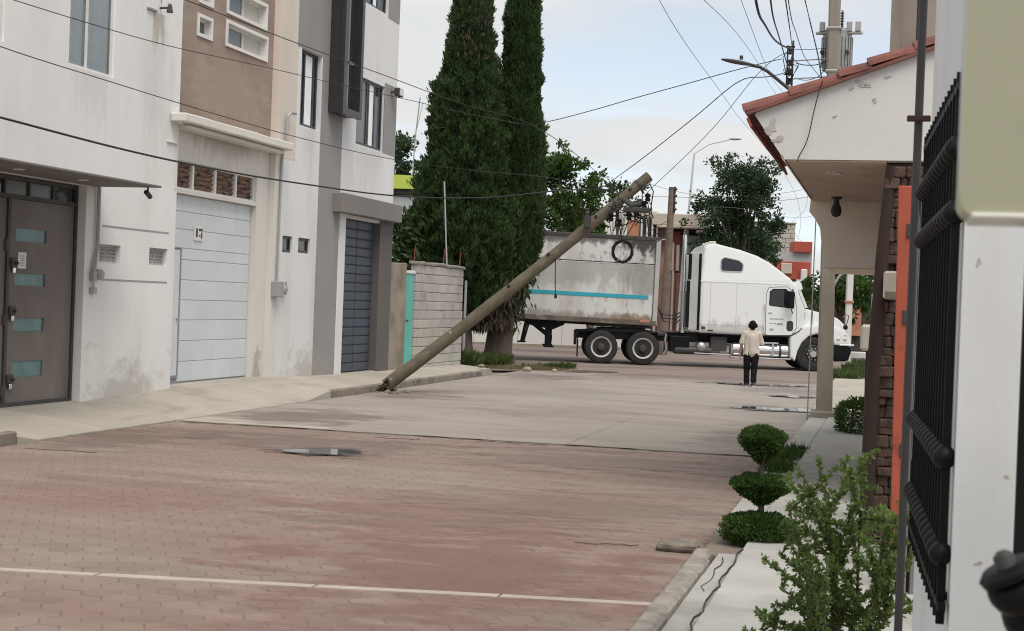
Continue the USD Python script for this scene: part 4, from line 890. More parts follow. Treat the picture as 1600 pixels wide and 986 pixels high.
# loose spiky shrub in the foreground
SH = thing('spiky_shrub', 'loose spiky green shrub in the foreground on the right pavement', 'shrub', (-0.33, 7.0, 0))
rng = np.random.default_rng(77)
Ps, Ds, Bs = [], [], []
def sprig(p0, d, L, r, lv):
    d = V3(d, float); d /= np.linalg.norm(d)
    n = max(4, int(L / .06)); pts = [V3(p0, float)]
    for k in range(n):
        d = d + rng.normal(0, .05, 3) + V3([0, 0, .02]); d /= np.linalg.norm(d)
        pts.append(pts[-1] + d * L / n)
    pts = V3(pts)
    if pts[-1][0] < -.50 and pts[-1][2] > .60: return
    Bs.append(tube(pts, np.linspace(r, r * .3, len(pts)), 5))
    s0 = 0.30 if lv == 0 else 0.0
    m_ = int(L * (470 if lv else 300))
    u = rng.uniform(s0, 1, m_) * (len(pts) - 1); i = np.minimum(u.astype(int), len(pts) - 2)
    p = pts[i] + (pts[i + 1] - pts[i]) * (u - i)[:, None]
    # leaves sit in little rosettes along the twig
    uq = np.round(u * 2) / 2; iq = np.minimum(uq.astype(int), len(pts) - 2)
    p = pts[iq] + (pts[iq + 1] - pts[iq]) * (uq - iq)[:, None] + rng.normal(0, .004, (m_, 3))
    Ps.append(p); Ds.append(rng.normal(0, 1, (m_, 3)) + d * .5 + V3([0, 0, .35]))
    if lv < 2:
        for k in range(int(L * (11 if lv == 0 else 8))):
            j = rng.integers(int(len(pts) * (.25 if lv == 0 else .15)), len(pts))
            dd = d * .55 + rng.normal(0, .65, 3) + V3([0, 0, .22])
            sprig(pts[j], dd, L * rng.uniform(.22, .42), r * .5, lv + 1)
for (ox, oy), d, L in [((-.22, .0), (-.11, .05, 1), .88), ((-.18, .0), (.05, .0, 1), .99), ((-.16, .1), (.13, .1, 1), .90), ((-.2, .0), (.0, -.1, 1), .85), ((-.12, .0), (.3, 0, .95), .8), ((-.24, 0), (-.8, .0, .10), .40), ((-.14, 0), (.35, -.2, .7), .62), ((-.2, .1), (-.2, .35, .9), .7), ((-.25, 0), (-.2, -.3, .7), .5), ((-.15, .05), (.15, -.35, .75), .66), ((-.12, 0), (.4, -.2, .4), .45), ((-.25, -.05), (-.35, -.3, .3), .4), ((-.2, -.1), (-.1, -.4, .8), .6)]:
    sprig((ox, 7.0 + oy, .03), d, L * .94, .012, 0)
for z_, d, L in ((.52, (-1, .1, .3), .3), (.18, (-1, -.1, .1), .38), (.4, (-.8, .2, .3), .3), (.3, (-.5, -.4, .5), .3), (.46, (-1, .0, .16), .36), (.24, (-1, .1, .12), .34), (.36, (-.9, -.3, .1), .26), (.30, (.9, .0, .3), .2)):
    sprig((-.24, 7.0, z_), d, L, .008, 1)
obj('branches', MB(*Bs), 'twig', SH)
obj('leaves', leaves(np.vstack(Ps), np.vstack(Ds), 0.027, .5, rng), 'shrub_leaf', SH, kind='stuff')
BU = thing('low_bush', 'low dark bush at the foot of the brown pier, past the concrete pole', 'bush', (-0.5, 21.3, 0))
P, D, r = dense(-0.42, 21.5, .28, .34, .45, .33, 3200, 61)
obj('foliage', leaves(P, D, .055, .45, r), 'hedge_leaf', BU, kind='stuff')
obj('stem', tube([(-.5, 21.5, 0), (-.5, 21.5, .5)], [.03, .012], 6), 'twig', BU)
P, D, r = dense(-0.02, 10.2, .28, .14, .14, .2, 700, 62)
BV = thing('wall_vine', 'thin leafy plant growing against the brown pier beside the orange post', 'plant', (0, 10.2, 0))
obj('foliage', leaves(P, D, .035, .45, r), 'shrub_leaf', BV, kind='stuff')
obj('stem', tube([(-.02, 10.2, 0), (-.02, 10.2, .4)], [.012, .006], 6), 'twig', BV)

from scipy.interpolate import CubicSpline
def smooth_path(pts, n):
    p = V3(pts, float); d = np.r_[0, np.cumsum(np.linalg.norm(np.diff(p, axis=0), axis=1))]
    return CubicSpline(d, p)(np.linspace(0, d[-1], n))

mat('trailer_soot', (0.15, 0.14, 0.13), 0.85, 0.3, 6)

# ============================================================ truck tractor (local frame: x forwards, y away from the camera, z up)
TK = thing('truck_tractor', 'white sleeper cab truck tractor stopped across the end of the street', 'truck', TO, TD, local=True)
def wheel(parent, x, y0, y1, r, front=False, nm='wheel'):
    cy_ = (y0 + y1) / 2; w = (y1 - y0) / 2
    ty = lathe((x, y0, r), (0, 1, 0), [(0.03, r * .58), (0.0, r * .64), (0.0, r * .82), (0.012, r * .93), (0.05, r * .985), (0.10, r), (2 * w - .10, r), (2 * w - .05, r * .985), (2 * w, r * .85), (2 * w, r * .6), (2 * w - .03, r * .56)], 40)
    wh = obj(nm, ty, 'tyre', parent, smooth=40)
    tg = MB()
    for k in range(30):
        a = k * 2 * PI / 30
        b = bx(-.012, .012, y0 + .06, y1 - .06, r - .004, r + .006); b.apply_transform(trimesh.transformations.rotation_matrix(a, [0, 1, 0])); b.apply_translation([x, 0, r]); tg.add(b)
    obj('tread', tg, 'tyre', wh)
    if front:
        rim = lathe((x, y0, r), (0, 1, 0), [(-.07, .02), (-.07, .09), (-.03, .12), (.03, .15), (.07, .20), (.06, .24), (.03, .262), (.03, .275), (.06, .275)], 32)
        obj('rim', rim, 'chrome', wh, smooth=40)
        obj('lug_nuts', MB(*[cyl((x + .18 * math.cos(a), y0 + .01, r + .18 * math.sin(a)), (x + .18 * math.cos(a), y0 - .05, r + .18 * math.sin(a)), .02, n=6) for a in np.linspace(0, 2 * PI, 10, endpoint=False)]), 'chrome', wh)
    else:
        rim = lathe((x, y0, r), (0, 1, 0), [(.06, .10), (.06, .17), (.055, .21), (.04, .255), (.01, .29), (-.012, .305), (-.012, .318), (.04, .318)], 32)
        obj('rim', rim, 'rim_white', wh, smooth=40)
        obj('rim_holes', MB(*[lathe((x + .225 * math.cos(a), y0 + .055, r + .225 * math.sin(a)), (0, -1, 0), [(-.03, .0), (0.008, .020), (.008, .0)], 8) for a in np.linspace(0.3, 2 * PI + .3, 8, endpoint=False)]), 'far_dark', wh)
        obj('hub', lathe((x, y0 + .06, r), (0, -1, 0), [(0, .14), (.02, .135), (.03, .115), (.10, .105), (.12, .09), (.13, .0)], 24), 'dark_steel', wh, smooth=40)
    return wh
for x in (-0.64, 0.63):
    wheel(TK, x, 0.0, 0.29, 0.505); wheel(TK, x, 0.33, 0.62, 0.505); wheel(TK, x, 1.86, 2.15, 0.505); wheel(TK, x, 2.19, 2.48, 0.505)
wheel(TK, 5.82, 0.06, 0.36, 0.525, True); wheel(TK, 5.82, 2.12, 2.42, 0.525, True)
obj('axle', cyl((-.64, .3, .505), (-.64, 2.2, .505), .09), 'dark_steel', TK); obj('axle', cyl((.63, .3, .505), (.63, 2.2, .505), .09), 'dark_steel', TK); obj('axle', cyl((5.82, .2, .5), (5.82, 2.3, .5), .07), 'dark_steel', TK)
obj('chassis', MB(cb(-1.4, 6.3, .75, .86, .74, 1.0, .02), cb(-1.4, 6.3, 1.62, 1.73, .74, 1.0, .02), *[bx(x, x + .12, .8, 1.7, .78, .96) for x in (-1.35, -.05, 1.3, 2.6, 4.0)]), 'dark_steel', TK)
obj('fifth_wheel', MB(cb(-.75, .75, .7, 1.8, 1.02, 1.10, .02), xz([(-1.0, 1.02), (.45, 1.10), (.95, 1.04), (1.1, .99), (-1.0, .95)], .5, 2.0)), 'dark_steel', TK)
obj('rear_fender', MB(xz([(-1.50, .98), (-.92, 1.06), (-.85, 1.0), (-1.40, .94)], 0.0, .62), bx(-1.47, -1.40, 0.02, .62, .55, .97)), 'black_paint', TK)
obj('mud_flap', cb(-1.37, -1.34, 0.02, .60, .18, .75, .005), 'tyre', TK)
obj('flap_plate', lathe((-1.31, .0, .72), (0, -1, 0), [(0, .05), (.02, .05), (.025, .03)], 12), 'rim_white', TK)
obj('tail_light', MB(cb(-1.42, -1.36, .1, .5, .85, .93, .01)), 'rust_red', TK)
# battery box, air tanks, steps, frame clutter seen between the wheels
obj('battery_box', cb(1.45, 2.05, .12, .7, .45, .92, .02), 'black_paint', TK)
obj('air_tank', lathe((1.55, .22, .50), (1, 0, 0), [(0, .02), (.03, .10), (.10, .125), (1.15, .125), (1.22, .10), (1.25, .02)], 16), 'dark_steel', TK, smooth=50)
obj('air_tank', lathe((2.42, .05, .62), (0, 1, 0), [(0, .02), (.02, .11), (.06, .15), (.5, .15)], 18), 'steel', TK, smooth=50)
for q in ((1.28, 1.36, .05, .3, .4, .98), (2.15, 2.35, .1, .5, .40, .55), (2.7, 3.2, .15, .6, .5, .95), (2.65, 3.0, .1, .3, .40, .5)): obj('valve_block', cb(*q, .015), 'dark_steel', TK)
obj('bracket', MB(tube([(1.33, .05, .98), (1.29, .02, .8), (1.34, .02, .5), (1.26, .02, .36)], .022, 6), tube([(2.2, .05, .42), (2.8, .03, .42), (3.3, .05, .40)], .02, 6)), 'galv', TK)
tk = obj('fuel_tank', lathe((3.37, .27, .58), (1, 0, 0), [(0, .02), (.0, .19), (.03, .22), (1.68, .22), (1.71, .19), (1.71, .02)], 28), 'chrome', TK, smooth=40)
for x in (3.62, 4.78): obj('tank_strap', lathe((x, .27, .58), (1, 0, 0), [(0, .2), (0, .228), (.07, .228), (.07, .2)], 28), 'dark_steel', tk)
obj('tank_step', MB(cb(3.75, 4.75, .02, .26, .79, .835, .01), cb(4.55, 4.62, .02, .1, .4, .8, .01)), 'chrome', TK)
obj('side_step', MB(cb(3.3, 5.15, .02, .34, .315, .36, .012)), 'steel', TK)
obj('under_body', cb(2.4, 5.0, .5, 2.0, .8, 1.05, .02), 'black_paint', TK)
# cab and sleeper in one shell
YA, YB = .03, 2.42
def shell(poly, ya, yb, edge=.10, steps=5, taper=None):
    M = m3.Manifold()
    lay = []
    for k in range(steps):
        t = k / (steps - 1); ins = edge * (1 - math.sin(t * PI / 2)); off = edge * (1 - math.cos(t * PI / 2))
        q = Polygon(poly).buffer(-ins, join_style=1).buffer(ins * .0)
        lay.append((q, off))
    ms = []
    for q, off in lay:
        ms.append(xz(q.simplify(.002), ya + off, yb - off))
    return MB(*ms).get()
prof = [(2.31, 1.06), (2.30, 2.66), (2.37, 3.35), (2.44, 3.65), (2.53, 3.76), (2.74, 3.79), (2.95, 3.74), (3.5, 3.62), (4.03, 3.45), (4.43, 3.24), (4.75, 3.01), (5.04, 2.80), (5.22, 2.60), (5.31, 2.40), (5.52, 1.93), (5.46, 1.15), (5.10, 1.04), (4.3, 1.035), (3.34, 1.03)]
sh = shell(prof, YA, YB, .09, 6)
v = np.array(sh.vertices); yc = (YA + YB) / 2
v[:, 1] = yc + (v[:, 1] - yc) * (1 - .13 * np.clip((v[:, 2] - 2.62) / 1.2, 0, 1) ** 1.3)
cab = obj('cab', trimesh.Trimesh(v, sh.faces, process=False), 'truck_white', TK)
obj('belt_moulding', MB(cb(2.31, 4.4, YA - .006, YA + .02, 2.60, 2.635, .004), cb(4.4, 5.05, YA - .006, YA + .02, 2.60, 2.63, .004)), 'truck_white', cab)
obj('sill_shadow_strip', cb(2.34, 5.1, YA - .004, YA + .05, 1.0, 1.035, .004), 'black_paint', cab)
obj('panel_seam', MB(*[cb(x, x + .007, YA - .003, YA + .02, 1.05, 2.58, .001) for x in (2.62, 3.42)], cb(2.33, 4.3, YA - .003, YA + .02, 1.30, 1.307, .001)), 'groove', cab)
obj('rivets', MB(*[lathe((x, YA, z), (0, -1, 0), [(-.01, .012), (.004, .010), (.006, 0)], 6) for x in (2.40, 4.24) for z in np.arange(1.15, 2.5, .12)]), 'truck_grey', cab)
obj('grab_handle', tube([(4.28, YA, 1.25), (4.28, YA - .05, 1.3), (4.28, YA - .05, 1.95), (4.28, YA, 2.0)], .013, 6), 'chrome', cab)
obj('sill_marker', MB(cb(2.38, 2.50, YA - .012, YA + .02, 1.16, 1.25, .01), cb(2.58, 2.74, YA - .012, YA + .02, 1.11, 1.155, .01)), 'dark_steel', cab)
rr_ = lambda a, b, c, d, r: R4(a, b, c, d).buffer(-r).buffer(r)
slw = Polygon([(2.93, 2.96), (2.93, 3.28), (3.02, 3.36), (3.46, 3.28), (3.58, 3.18), (3.57, 2.96)]).buffer(-.085).buffer(.085)
ys_ = YA + .078
def tpr(mm):
    q = np.array(mm.vertices); q[:, 1] = yc + (q[:, 1] - yc) * (1 - .13 * np.clip((q[:, 2] - 2.62) / 1.2, 0, 1) ** 1.3)
    return trimesh.Trimesh(q, mm.faces, process=False)
obj('sleeper_window_seal', tpr(xz(slw.buffer(.028).difference(slw), YA - .010, YA + .05)), 'truck_grey', cab)
obj('sleeper_window', tpr(xz(slw, YA - .004, YA + .05)), 'pane_dark', cab)
dr = Polygon([(4.34, 1.05), (4.33, 2.30), (4.40, 2.50), (4.95, 2.535), (5.17, 2.36), (5.25, 1.85), (5.27, 1.30), (5.12, 1.08)]).buffer(-.06).buffer(.06)
dw = Polygon([(4.43, 1.97), (4.44, 2.38), (4.53, 2.45), (4.91, 2.46), (5.03, 2.36), (5.13, 1.90)]).buffer(-.035).buffer(.035)
obj('door_gap', xz(dr.buffer(.016).difference(dr), YA - .003, YA + .05), 'groove_dark', cab)
do = obj('door', xz(dr.difference(dw), YA - .008, YA + .05), 'truck_white', TK)
obj('window_seal', xz(dw.buffer(.018).difference(dw.buffer(-.004)), YA - .012, YA + .05), 'black_paint', do)
obj('door_window', xz(dw, YA + .0, YA + .04), 'pane_dark', do)
obj('window_bar', cb(4.87, 4.905, YA - .014, YA + .03, 1.96, 2.45, .004), 'black_paint', do)
obj('porthole_window', xz(rr_(4.97, 5.17, 1.20, 1.51, .08), YA - .014, YA + .03), 'pane_dark', do)
obj('door_lettering', MB(*[bx(x, x + w_, YA - .0105, YA - .004, z, z + h_) for x, w_, z, h_ in [(4.45, .055, 1.525, .05), (4.52, .05, 1.53, .04), (4.585, .05, 1.53, .04), (4.65, .06, 1.53, .045), (4.725, .05, 1.53, .04), (4.79, .075, 1.53, .04), (4.44, .04, 1.40, .03), (4.495, .04, 1.40, .03), (4.55, .03, 1.40, .03), (4.60, .06, 1.39, .04), (4.68, .18, 1.365, .065), (4.46, .115, 1.19, .07)]]), 'logo_grey', do)
obj('door_handle', cb(4.40, 4.52, YA - .03, YA, 1.72, 1.76, .008), 'chrome', do)
wsd = MB(); # windscreen: a slanted pane over the cab front
wsp = [(5.345, 2.36), (5.545, 1.93), (5.575, 1.95), (5.375, 2.38)]
obj('windscreen', xz(wsp, .16, 2.28), 'pane_dark', TK)
obj('windscreen_pillar', MB(xz([(5.30, 2.42), (5.52, 1.92), (5.60, 1.93), (5.385, 2.42)], YA + .02, .17), xz([(5.30, 2.42), (5.52, 1.92), (5.60, 1.93), (5.385, 2.42)], 2.27, YB - .02)), 'truck_white', TK)
obj('wiper', MB(tube([(5.60, .6, 1.94), (5.50, .9, 2.2)], .012, 5), tube([(5.60, 1.4, 1.94), (5.50, 1.7, 2.2)], .012, 5)), 'black_paint', TK)
sv = shell([(5.02, 2.56), (5.18, 2.67), (5.32, 2.73), (5.40, 2.66), (5.44, 2.50), (5.37, 2.42), (5.2, 2.45), (5.05, 2.50)], .10, 2.34, .05, 4)
obj('road_grime', trimesh.Trimesh([(2.35, YA - .0015, 1.05), (4.32, YA - .0015, 1.05), (4.32, YA - .0015, 1.75), (2.35, YA - .0015, 1.75)], [(0, 1, 2), (0, 2, 3)], process=False), film('road_grime', cab, 0, 3.2, 1.0, 2.2, .5, (.42, .40, .37), .35, 3.0, (1.4, .8)), cab)
obj('sun_visor', sv, 'truck_white', TK)
for y in (.35, 1.15, 1.95): obj('roof_marker', cb(2.56, 2.78, y, y + .12, 3.78, 3.86, .02), 'lamp_lens', TK)
# bonnet and wings
hd = shell([(5.42, 1.2), (5.50, 1.92), (5.91, 1.83), (6.4, 1.72), (6.62, 1.62), (6.80, 1.46), (6.90, 1.12), (6.93, .85), (6.4, .85), (6.2, 1.15), (5.6, 1.15)], .30, 2.15, .14, 6)
obj('bonnet', hd, 'truck_white', TK)
wing = Polygon([(5.08, 1.06), (5.30, 1.18), (5.45, 1.34), (5.9, 1.42), (6.5, 1.36), (6.82, 1.22), (6.93, 1.0), (6.94, .82), (6.46, .82), (6.36, .95), (6.15, 1.10), (5.90, 1.14), (5.66, 1.06), (5.46, .86), (5.34, .60), (5.27, .29), (5.12, .40)])
for ya, yb in ((YA - .01, .42), (2.03, YB + .01)):
    obj('wing', shell(list(wing.exterior.coords), ya, yb, .06, 4), 'truck_white', TK)
obj('wing_seam', MB(tube([(5.12, YA - .012, 1.06), (5.35, YA - .014, 1.20), (5.44, YA - .0, 1.30)], .014, 5), tube([(5.80, .30, 1.83), (5.80, .16, 1.45), (5.79, YA - .0, 1.12)], .008, 5)), 'groove_dark', TK)
obj('wheel_arch', MB(cb(5.15, 6.35, .45, .52, .5, 1.15, .02), cb(5.2, 6.4, .1, .4, 1.06, 1.10, .01)), 'black_paint', TK)
bp = shell([(6.40, .83), (6.96, .80), (6.97, .62), (6.90, .36), (6.54, .32), (6.42, .45)], YA - .02, YB + .02, .07, 4)
obj('bumper', bp, 'black_paint', TK)
obj('bumper_cap', cb(6.6, 7.05, YA - .02, .35, .81, .86, .015), 'truck_white', TK)
for x, r_ in ((6.56, .062), (6.76, .066)):
    hl = obj('headlight', lathe((x, YA - .006, 1.01), (0, -1, 0), [(-.05, r_), (.0, r_), (.018, r_ * .8), (.024, r_ * .3)], 18), 'lamp_lens', TK, smooth=50)
obj('grille', cb(6.90, 6.95, .55, 1.9, .9, 1.35, .02), 'chrome', TK)
mr = obj('mirror', cb(4.95, 5.13, YA - .33, YA - .20, 1.88, 2.41, .03), 'black_paint', TK)
obj('mirror_arm', MB(tube([(5.05, YA - .26, 2.38), (5.10, YA - .1, 2.47), (5.14, YA, 2.45)], .016, 6), tube([(5.05, YA - .26, 1.86), (5.09, YA - .2, 1.78), (5.14, YA, 1.76)], .02, 6)), 'dark_steel', mr)
mr = obj('bonnet_mirror', cb(6.70, 6.84, YA - .02, .10, 1.30, 1.45, .04), 'black_paint', TK)
obj('mirror_arm', tube([(6.78, .04, 1.42), (6.84, .04, 1.62), (6.86, .08, 1.74), (6.80, .14, 1.76)], .014, 6), 'dark_steel', mr)
obj('side_lamp', MB(cb(6.72, 6.82, YA - .012, YA + .03, 1.10, 1.13, .008)), 'dark_steel', TK)
# exhaust stack and side extenders behind the sleeper
ex = obj('exhaust_stack', tube([(1.84, .30, 1.02), (1.83, .30, 2.8), (1.81, .30, 4.02)], [.065, .065, .06], 14), 'chrome', TK, smooth=50)
obj('heat_shield', tube([(1.84, .30, 1.3), (1.835, .30, 2.3)], .085, 14), 'steel', ex, smooth=50)
for ya in (.06, 2.32): obj('side_extender', cb(1.98, 2.30, ya, ya + .06, 1.12, 3.48, .012), 'truck_grey', TK)
obj('extender_seal', MB(cb(1.90, 2.0, .05, .13, 1.20, 2.62, .01), cb(1.93, 2.03, .05, .13, 2.66, 3.44, .01), cb(2.24, 2.325, .05, .13, 1.12, 3.46, .01)), 'black_paint', TK)
obj('extender_cap', xz([(1.99, 3.48), (2.33, 3.48), (2.40, 3.75), (2.1, 3.62)], .08, .14), 'truck_grey', TK)
obj('air_hoses', MB(*[tube([(1.05, y, 1.9), (1.3, y, 1.35 + .1 * k), (1.7, y + .1, 1.3 + .12 * k), (2.28, y + .1, 1.9)], .02, 6) for k, y in enumerate((.8, 1.0, 1.2))]), 'cable', TK)
obj('rear_deck', MB(cb(1.3, 2.3, .55, 1.95, 1.0, 1.05, .01), cb(1.1, 1.35, .5, 1.9, .9, 1.02, .02)), 'dark_steel', TK)

# ============================================================ trailer
TR = thing('trailer', 'dirty pale grey box trailer with teal stripe, coupled behind the truck cab', 'trailer', TO, TD, local=True)
def pit(ms, x0=1.0, z0=1.2, a=math.radians(1.05)):
    """the trailer stands nose down by about a degree."""
    ms = ms.get() if isinstance(ms, MB) else ms
    v = np.array(ms.vertices); dx, dz = v[:, 0] - x0, v[:, 2] - z0
    v[:, 0], v[:, 2] = x0 + dx * math.cos(a) + dz * math.sin(a), z0 - dx * math.sin(a) + dz * math.cos(a)
    return trimesh.Trimesh(v, ms.faces, process=False)
X0, X1 = -11.2, 1.0
side = obj('side_panel', pit(cb(X0, .86, .02, .06, 1.34, 3.05, .008)), 'trailer_side', TR)
obj('upper_panel', pit(cb(X0, .86, .016, .06, 3.075, 3.80, .008)), 'trailer_side', TR)
obj('panel_seam', pit(bx(X0, .86, .03, .06, 3.04, 3.08)), 'groove_dark', TR)
obj('top_rail', pit(cb(X0, X1, .0, .10, 3.78, 3.90, .012)), 'trailer_grime', TR)
def dirt(name, y, x0, x1, z0, z1, *a, **k):
    obj(name, pit(trimesh.Trimesh([(x0, y, z0), (x1, y, z0), (x1, y, z1), (x0, y, z1)], [(0, 1, 2), (0, 2, 3)], process=False)), film(name, TR, y, *a, **k), TR)
dirt('soot', .0145, -4.5, .86, 3.0, 3.80, -1.6, 3.92, 4.6, .34, (.07, .065, .06), .6, 1.0, (1.6, .8))
dirt('soot', .0135, -1.4, .86, 3.0, 3.80, .65, 3.88, 1.3, .62, (.06, .055, .052), .85, 5.0, (1.6, .9))
dirt('mud_splash', .0145, -4.5, .86, 1.36, 1.99, -1.8, 1.30, 4.5, .36, (.26, .23, .195), .45, 2.0, (1.3, .8))
dirt('rust_film', .0135, -.9, .86, 1.36, 1.99, .25, 1.30, 1.0, .3, (.26, .16, .10), .6, 8.0, (1.5, 1.0))
dirt('grey_film', .0130, -4.5, .86, 2.12, 3.04, -2.2, 2.9, 3.6, .8, (.34, .325, .30), .35, 4.0, (.9, .6))
dirt('water_run', .0125, -1.2, .86, 2.12, 3.04, .55, 2.6, .8, 1.0, (.33, .32, .30), .45, 9.0, (2.5, .4))
obj('stripe', pit(cb(X0, .72, .008, .03, 1.995, 2.115, .003)), 'stripe_teal', TR)
obj('bottom_rail', pit(cb(X0, X1, -.005, .08, 1.20, 1.36, .012)), 'trailer_rail', TR)
obj('corner_post', pit(cb(.86, 1.02, .0, .16, 1.2, 3.84, .02)), 'truck_grey', TR)
obj('corner_edge', pit(cb(.86, .885, -.006, .03, 1.3, 3.78, .004)), 'jamb_dark', TR)
obj('box', pit(MB(bx(X0, .98, .07, 2.46, 1.36, 3.86))), 'truck_grey', TR)
obj('roof', pit(cb(X0, 1.0, .05, 2.5, 3.86, 3.91, .01)), 'trailer_grime', TR)
obj('underframe', pit(MB(cb(X0, .6, .75, .85, 1.12, 1.2, .01), cb(X0, .6, 1.65, 1.75, 1.12, 1.2, .01), *[bx(x, x + .06, .1, 2.4, 1.15, 1.2) for x in np.arange(-11, .6, .6)])), 'dark_steel', TR)
obj('kingpin_plate', pit(cb(-.9, .9, .4, 2.1, 1.1, 1.2, .01)), 'dark_steel', TR)
obj('front_marker', pit(MB(cb(.5, .8, -.01, .02, 1.28, 1.36, .01))), 'far_orange', TR)
lg = obj('landing_gear', MB(cb(-2.33, -2.15, .25, .43, .46, 1.2, .015), cb(-2.40, -2.08, .18, .5, .43, .48, .01), xz([(-3.0, 1.2), (-2.82, 1.2), (-2.98, .58), (-3.12, .58)], .28, .42), cb(-3.2, -2.94, .2, .5, .55, .60, .01), xz([(-2.86, 1.16), (-2.66, 1.16), (-2.14, .80), (-2.14, .62)], .3, .38), xz([(-2.86, 1.22), (-1.76, 1.22), (-1.78, 1.14), (-2.12, .98), (-2.55, 1.04), (-2.84, 1.1)], .22, .46)), 'black_paint', TR)
obj('landing_leg', MB(cb(-2.33, -2.15, 2.05, 2.23, .46, 1.2, .015), cb(-2.40, -2.08, 2.0, 2.3, .43, .48, .01)), 'black_paint', TR)
obj('landing_axle', cyl((-2.24, .3, .8), (-2.24, 2.2, .8), .03), 'black_paint', TR)
for x in (-9.9, -8.6):
    wheel(TR, x, .0, .29, .505); wheel(TR, x, .33, .62, .505); wheel(TR, x, 1.9, 2.19, .505)
    obj('axle', cyl((x, .3, .505), (x, 2.1, .505), .08), 'dark_steel', TR)
obj('bogie', cb(-10.6, -7.9, .7, 1.8, .6, 1.0, .03), 'dark_steel', TR)

# ============================================================ the leaning pole, its fittings and hanging coil
LP = thing('leaning_pole', 'snapped wooden utility pole leaning over the road towards the truck', 'utility pole', (-9.1, 26.08, 0))
b0, b1 = V3([-9.13, 26.08, .10]), V3([-4.52, 27.4, 4.22])
ax = (b1 - b0) / np.linalg.norm(b1 - b0); LL = np.linalg.norm(b1 - b0)
pts = [b0 + ax * LL * t + V3([0, 0, -.05 * math.sin(t * PI)]) for t in np.linspace(0, 1, 30)]
shaft = tube(pts, np.linspace(.125, .098, 30), 18)
obj('shaft', jitter(shaft, .018, 3.5, 2), 'old_wood', LP, smooth=50)
g = np.random.default_rng(3)
spl = MB(*[tube([b0 + ax * .12 + V3([.0, g.normal(0, .06), g.normal(0, .06)]), b0 - ax * g.uniform(.05, .22) + V3([g.normal(0, .03), g.normal(0, .08), g.normal(-.01, .05)])], [.035, .008], 5) for _ in range(26)])
obj('broken_end', spl, 'broken_wood', LP)
for t in (.25, .47, .62, .80, .93):
    q = b0 + ax * LL * t
    obj('knot', lathe(q + V3([0, -.105, .02]), (0, -1, 0), [(-.03, .035), (.012, .03), (.015, .0)], 8), 'broken_wood' if t != .25 else 'stone', LP)
obj('band', lathe(b0 + ax * LL * .955, ax, [(0, .098), (0, .108), (.04, .108), (.04, .098)], 18), 'dark_steel', LP)
q = b0 + ax * LL * .90
obj('crossarm', MB(tube([q + V3([.02, -.15, -.04]), q + V3([.22, -.18, -.17]), q + V3([.40, -.2, -.13])], [.05, .065, .055], 8), cb(q[0] + .05, q[0] + .55, q[1] - .26, q[1] - .16, q[2] - .30, q[2] - .20, .02)), 'dark_steel', LP)
isu = MB()
for k, (dx_, dz_) in enumerate([(-.18, -.32), (-.02, -.42), (.16, -.30), (.30, -.24), (.44, -.08), (.5, .06)]):
    p_ = q + V3([dx_, -.2, dz_]); isu.add(lathe(p_, (0, 0, -1), [(0, .03), (.02, .055), (.05, .055), (.07, .03), (.09, .05), (.13, .05), (.15, .02)], 10))
obj('insulators', isu, 'black_paint', LP)
obj('loose_wires', MB(*[tube([q + V3([dx_, -.2, -.1]), q + V3([dx_ + .06, -.22, -.35 - l_ * .3]), q + V3([dx_ - .03 * k, -.2, -.4 - l_])], .010, 5) for k, (dx_, l_) in enumerate([(-.12, .25), (.1, .3), (.34, .15), (.5, .05), (.22, .4)])], tube([q + V3([.52, -.2, .25]), q + V3([.60, -.2, .1]), q + V3([.56, -.2, -.25]), q + V3([.62, -.2, -.4])], .012, 5)), 'cable', LP)
g = np.random.default_rng(8)
obj('wire_tangle', MB(*[tube(smooth_path([q + V3([g.uniform(-.25, .5), -.2, g.uniform(-.25, .1)]), q + V3([g.uniform(-.2, .5), -.25, g.uniform(-.4, -.1)]), q + V3([g.uniform(-.2, .5), -.2, g.uniform(-.5, -.2)]), q + V3([g.uniform(-.1, .6), -.2, g.uniform(-.6, 0)])], 14), .011, 5) for k in range(6)]), 'cable', LP)
obj('cable_clamp', MB(cb(-5.62, -5.52, 26.82, 26.98, 3.20, 3.42, .01), lathe((-5.57, 26.86, 3.42), (0, 0, 1), [(0, .03), (.05, .045), (.09, .03), (.12, .05), (.14, .02)], 10)), 'dark_steel', LP)
CO = thing('cable_coil', 'round coil of black cable hanging in front of the trailer', 'cable coil', (-5.04, 27.63, 2.78))
g = random.Random(6)
pp = []
for k in range(9 * 40):
    a = k * 2 * PI / 40; r_ = .185 + .018 * math.sin(k * .113) + .008 * math.sin(k * .71)
    pp.append((-5.02 + r_ * math.sin(a), 27.62 + .02 * math.sin(k * .19), 2.80 + 1.06 * r_ * math.cos(a)))
obj('loops', tube(pp, .011, 5), 'cable', CO, smooth=True)
obj('hanger', tube([(-5.02, 27.62, 2.97), (-5.09, 27.5, 3.3), (-5.10, 27.25, 3.62)], .012, 5), 'cable', CO)
obj('tie', MB(lathe((-5.02, 27.62, 2.96), (1, 0, 0), [(-.02, .03), (.02, .03)], 8), lathe((-5.1, 27.62, 2.63), (1, .3, 0), [(-.02, .03), (.02, .03)], 8)), 'cable_pale', CO)
def hang(name, label, p, L, end=True):
    t_ = obj(name, MB(tube([V3(p), V3(p) + V3([.015, 0, -L * .5]), V3(p) + V3([.03, 0, -L])], .010, 5), *( [cb(p[0] + .01, p[0] + .06, p[1] - .02, p[1] + .02, p[2] - L - .08, p[2] - L, .008)] if end else [])), 'cable', label=label, cat='cable')
hang('hanging_wire', 'short wire hanging straight down from the middle of the leaning pole', (-6.15, 26.85, 2.72), .78)
hang('hanging_wire', 'bundle end of cable hanging beside the tip of the leaning pole', (-4.62, 27.2, 4.05), .5, False)

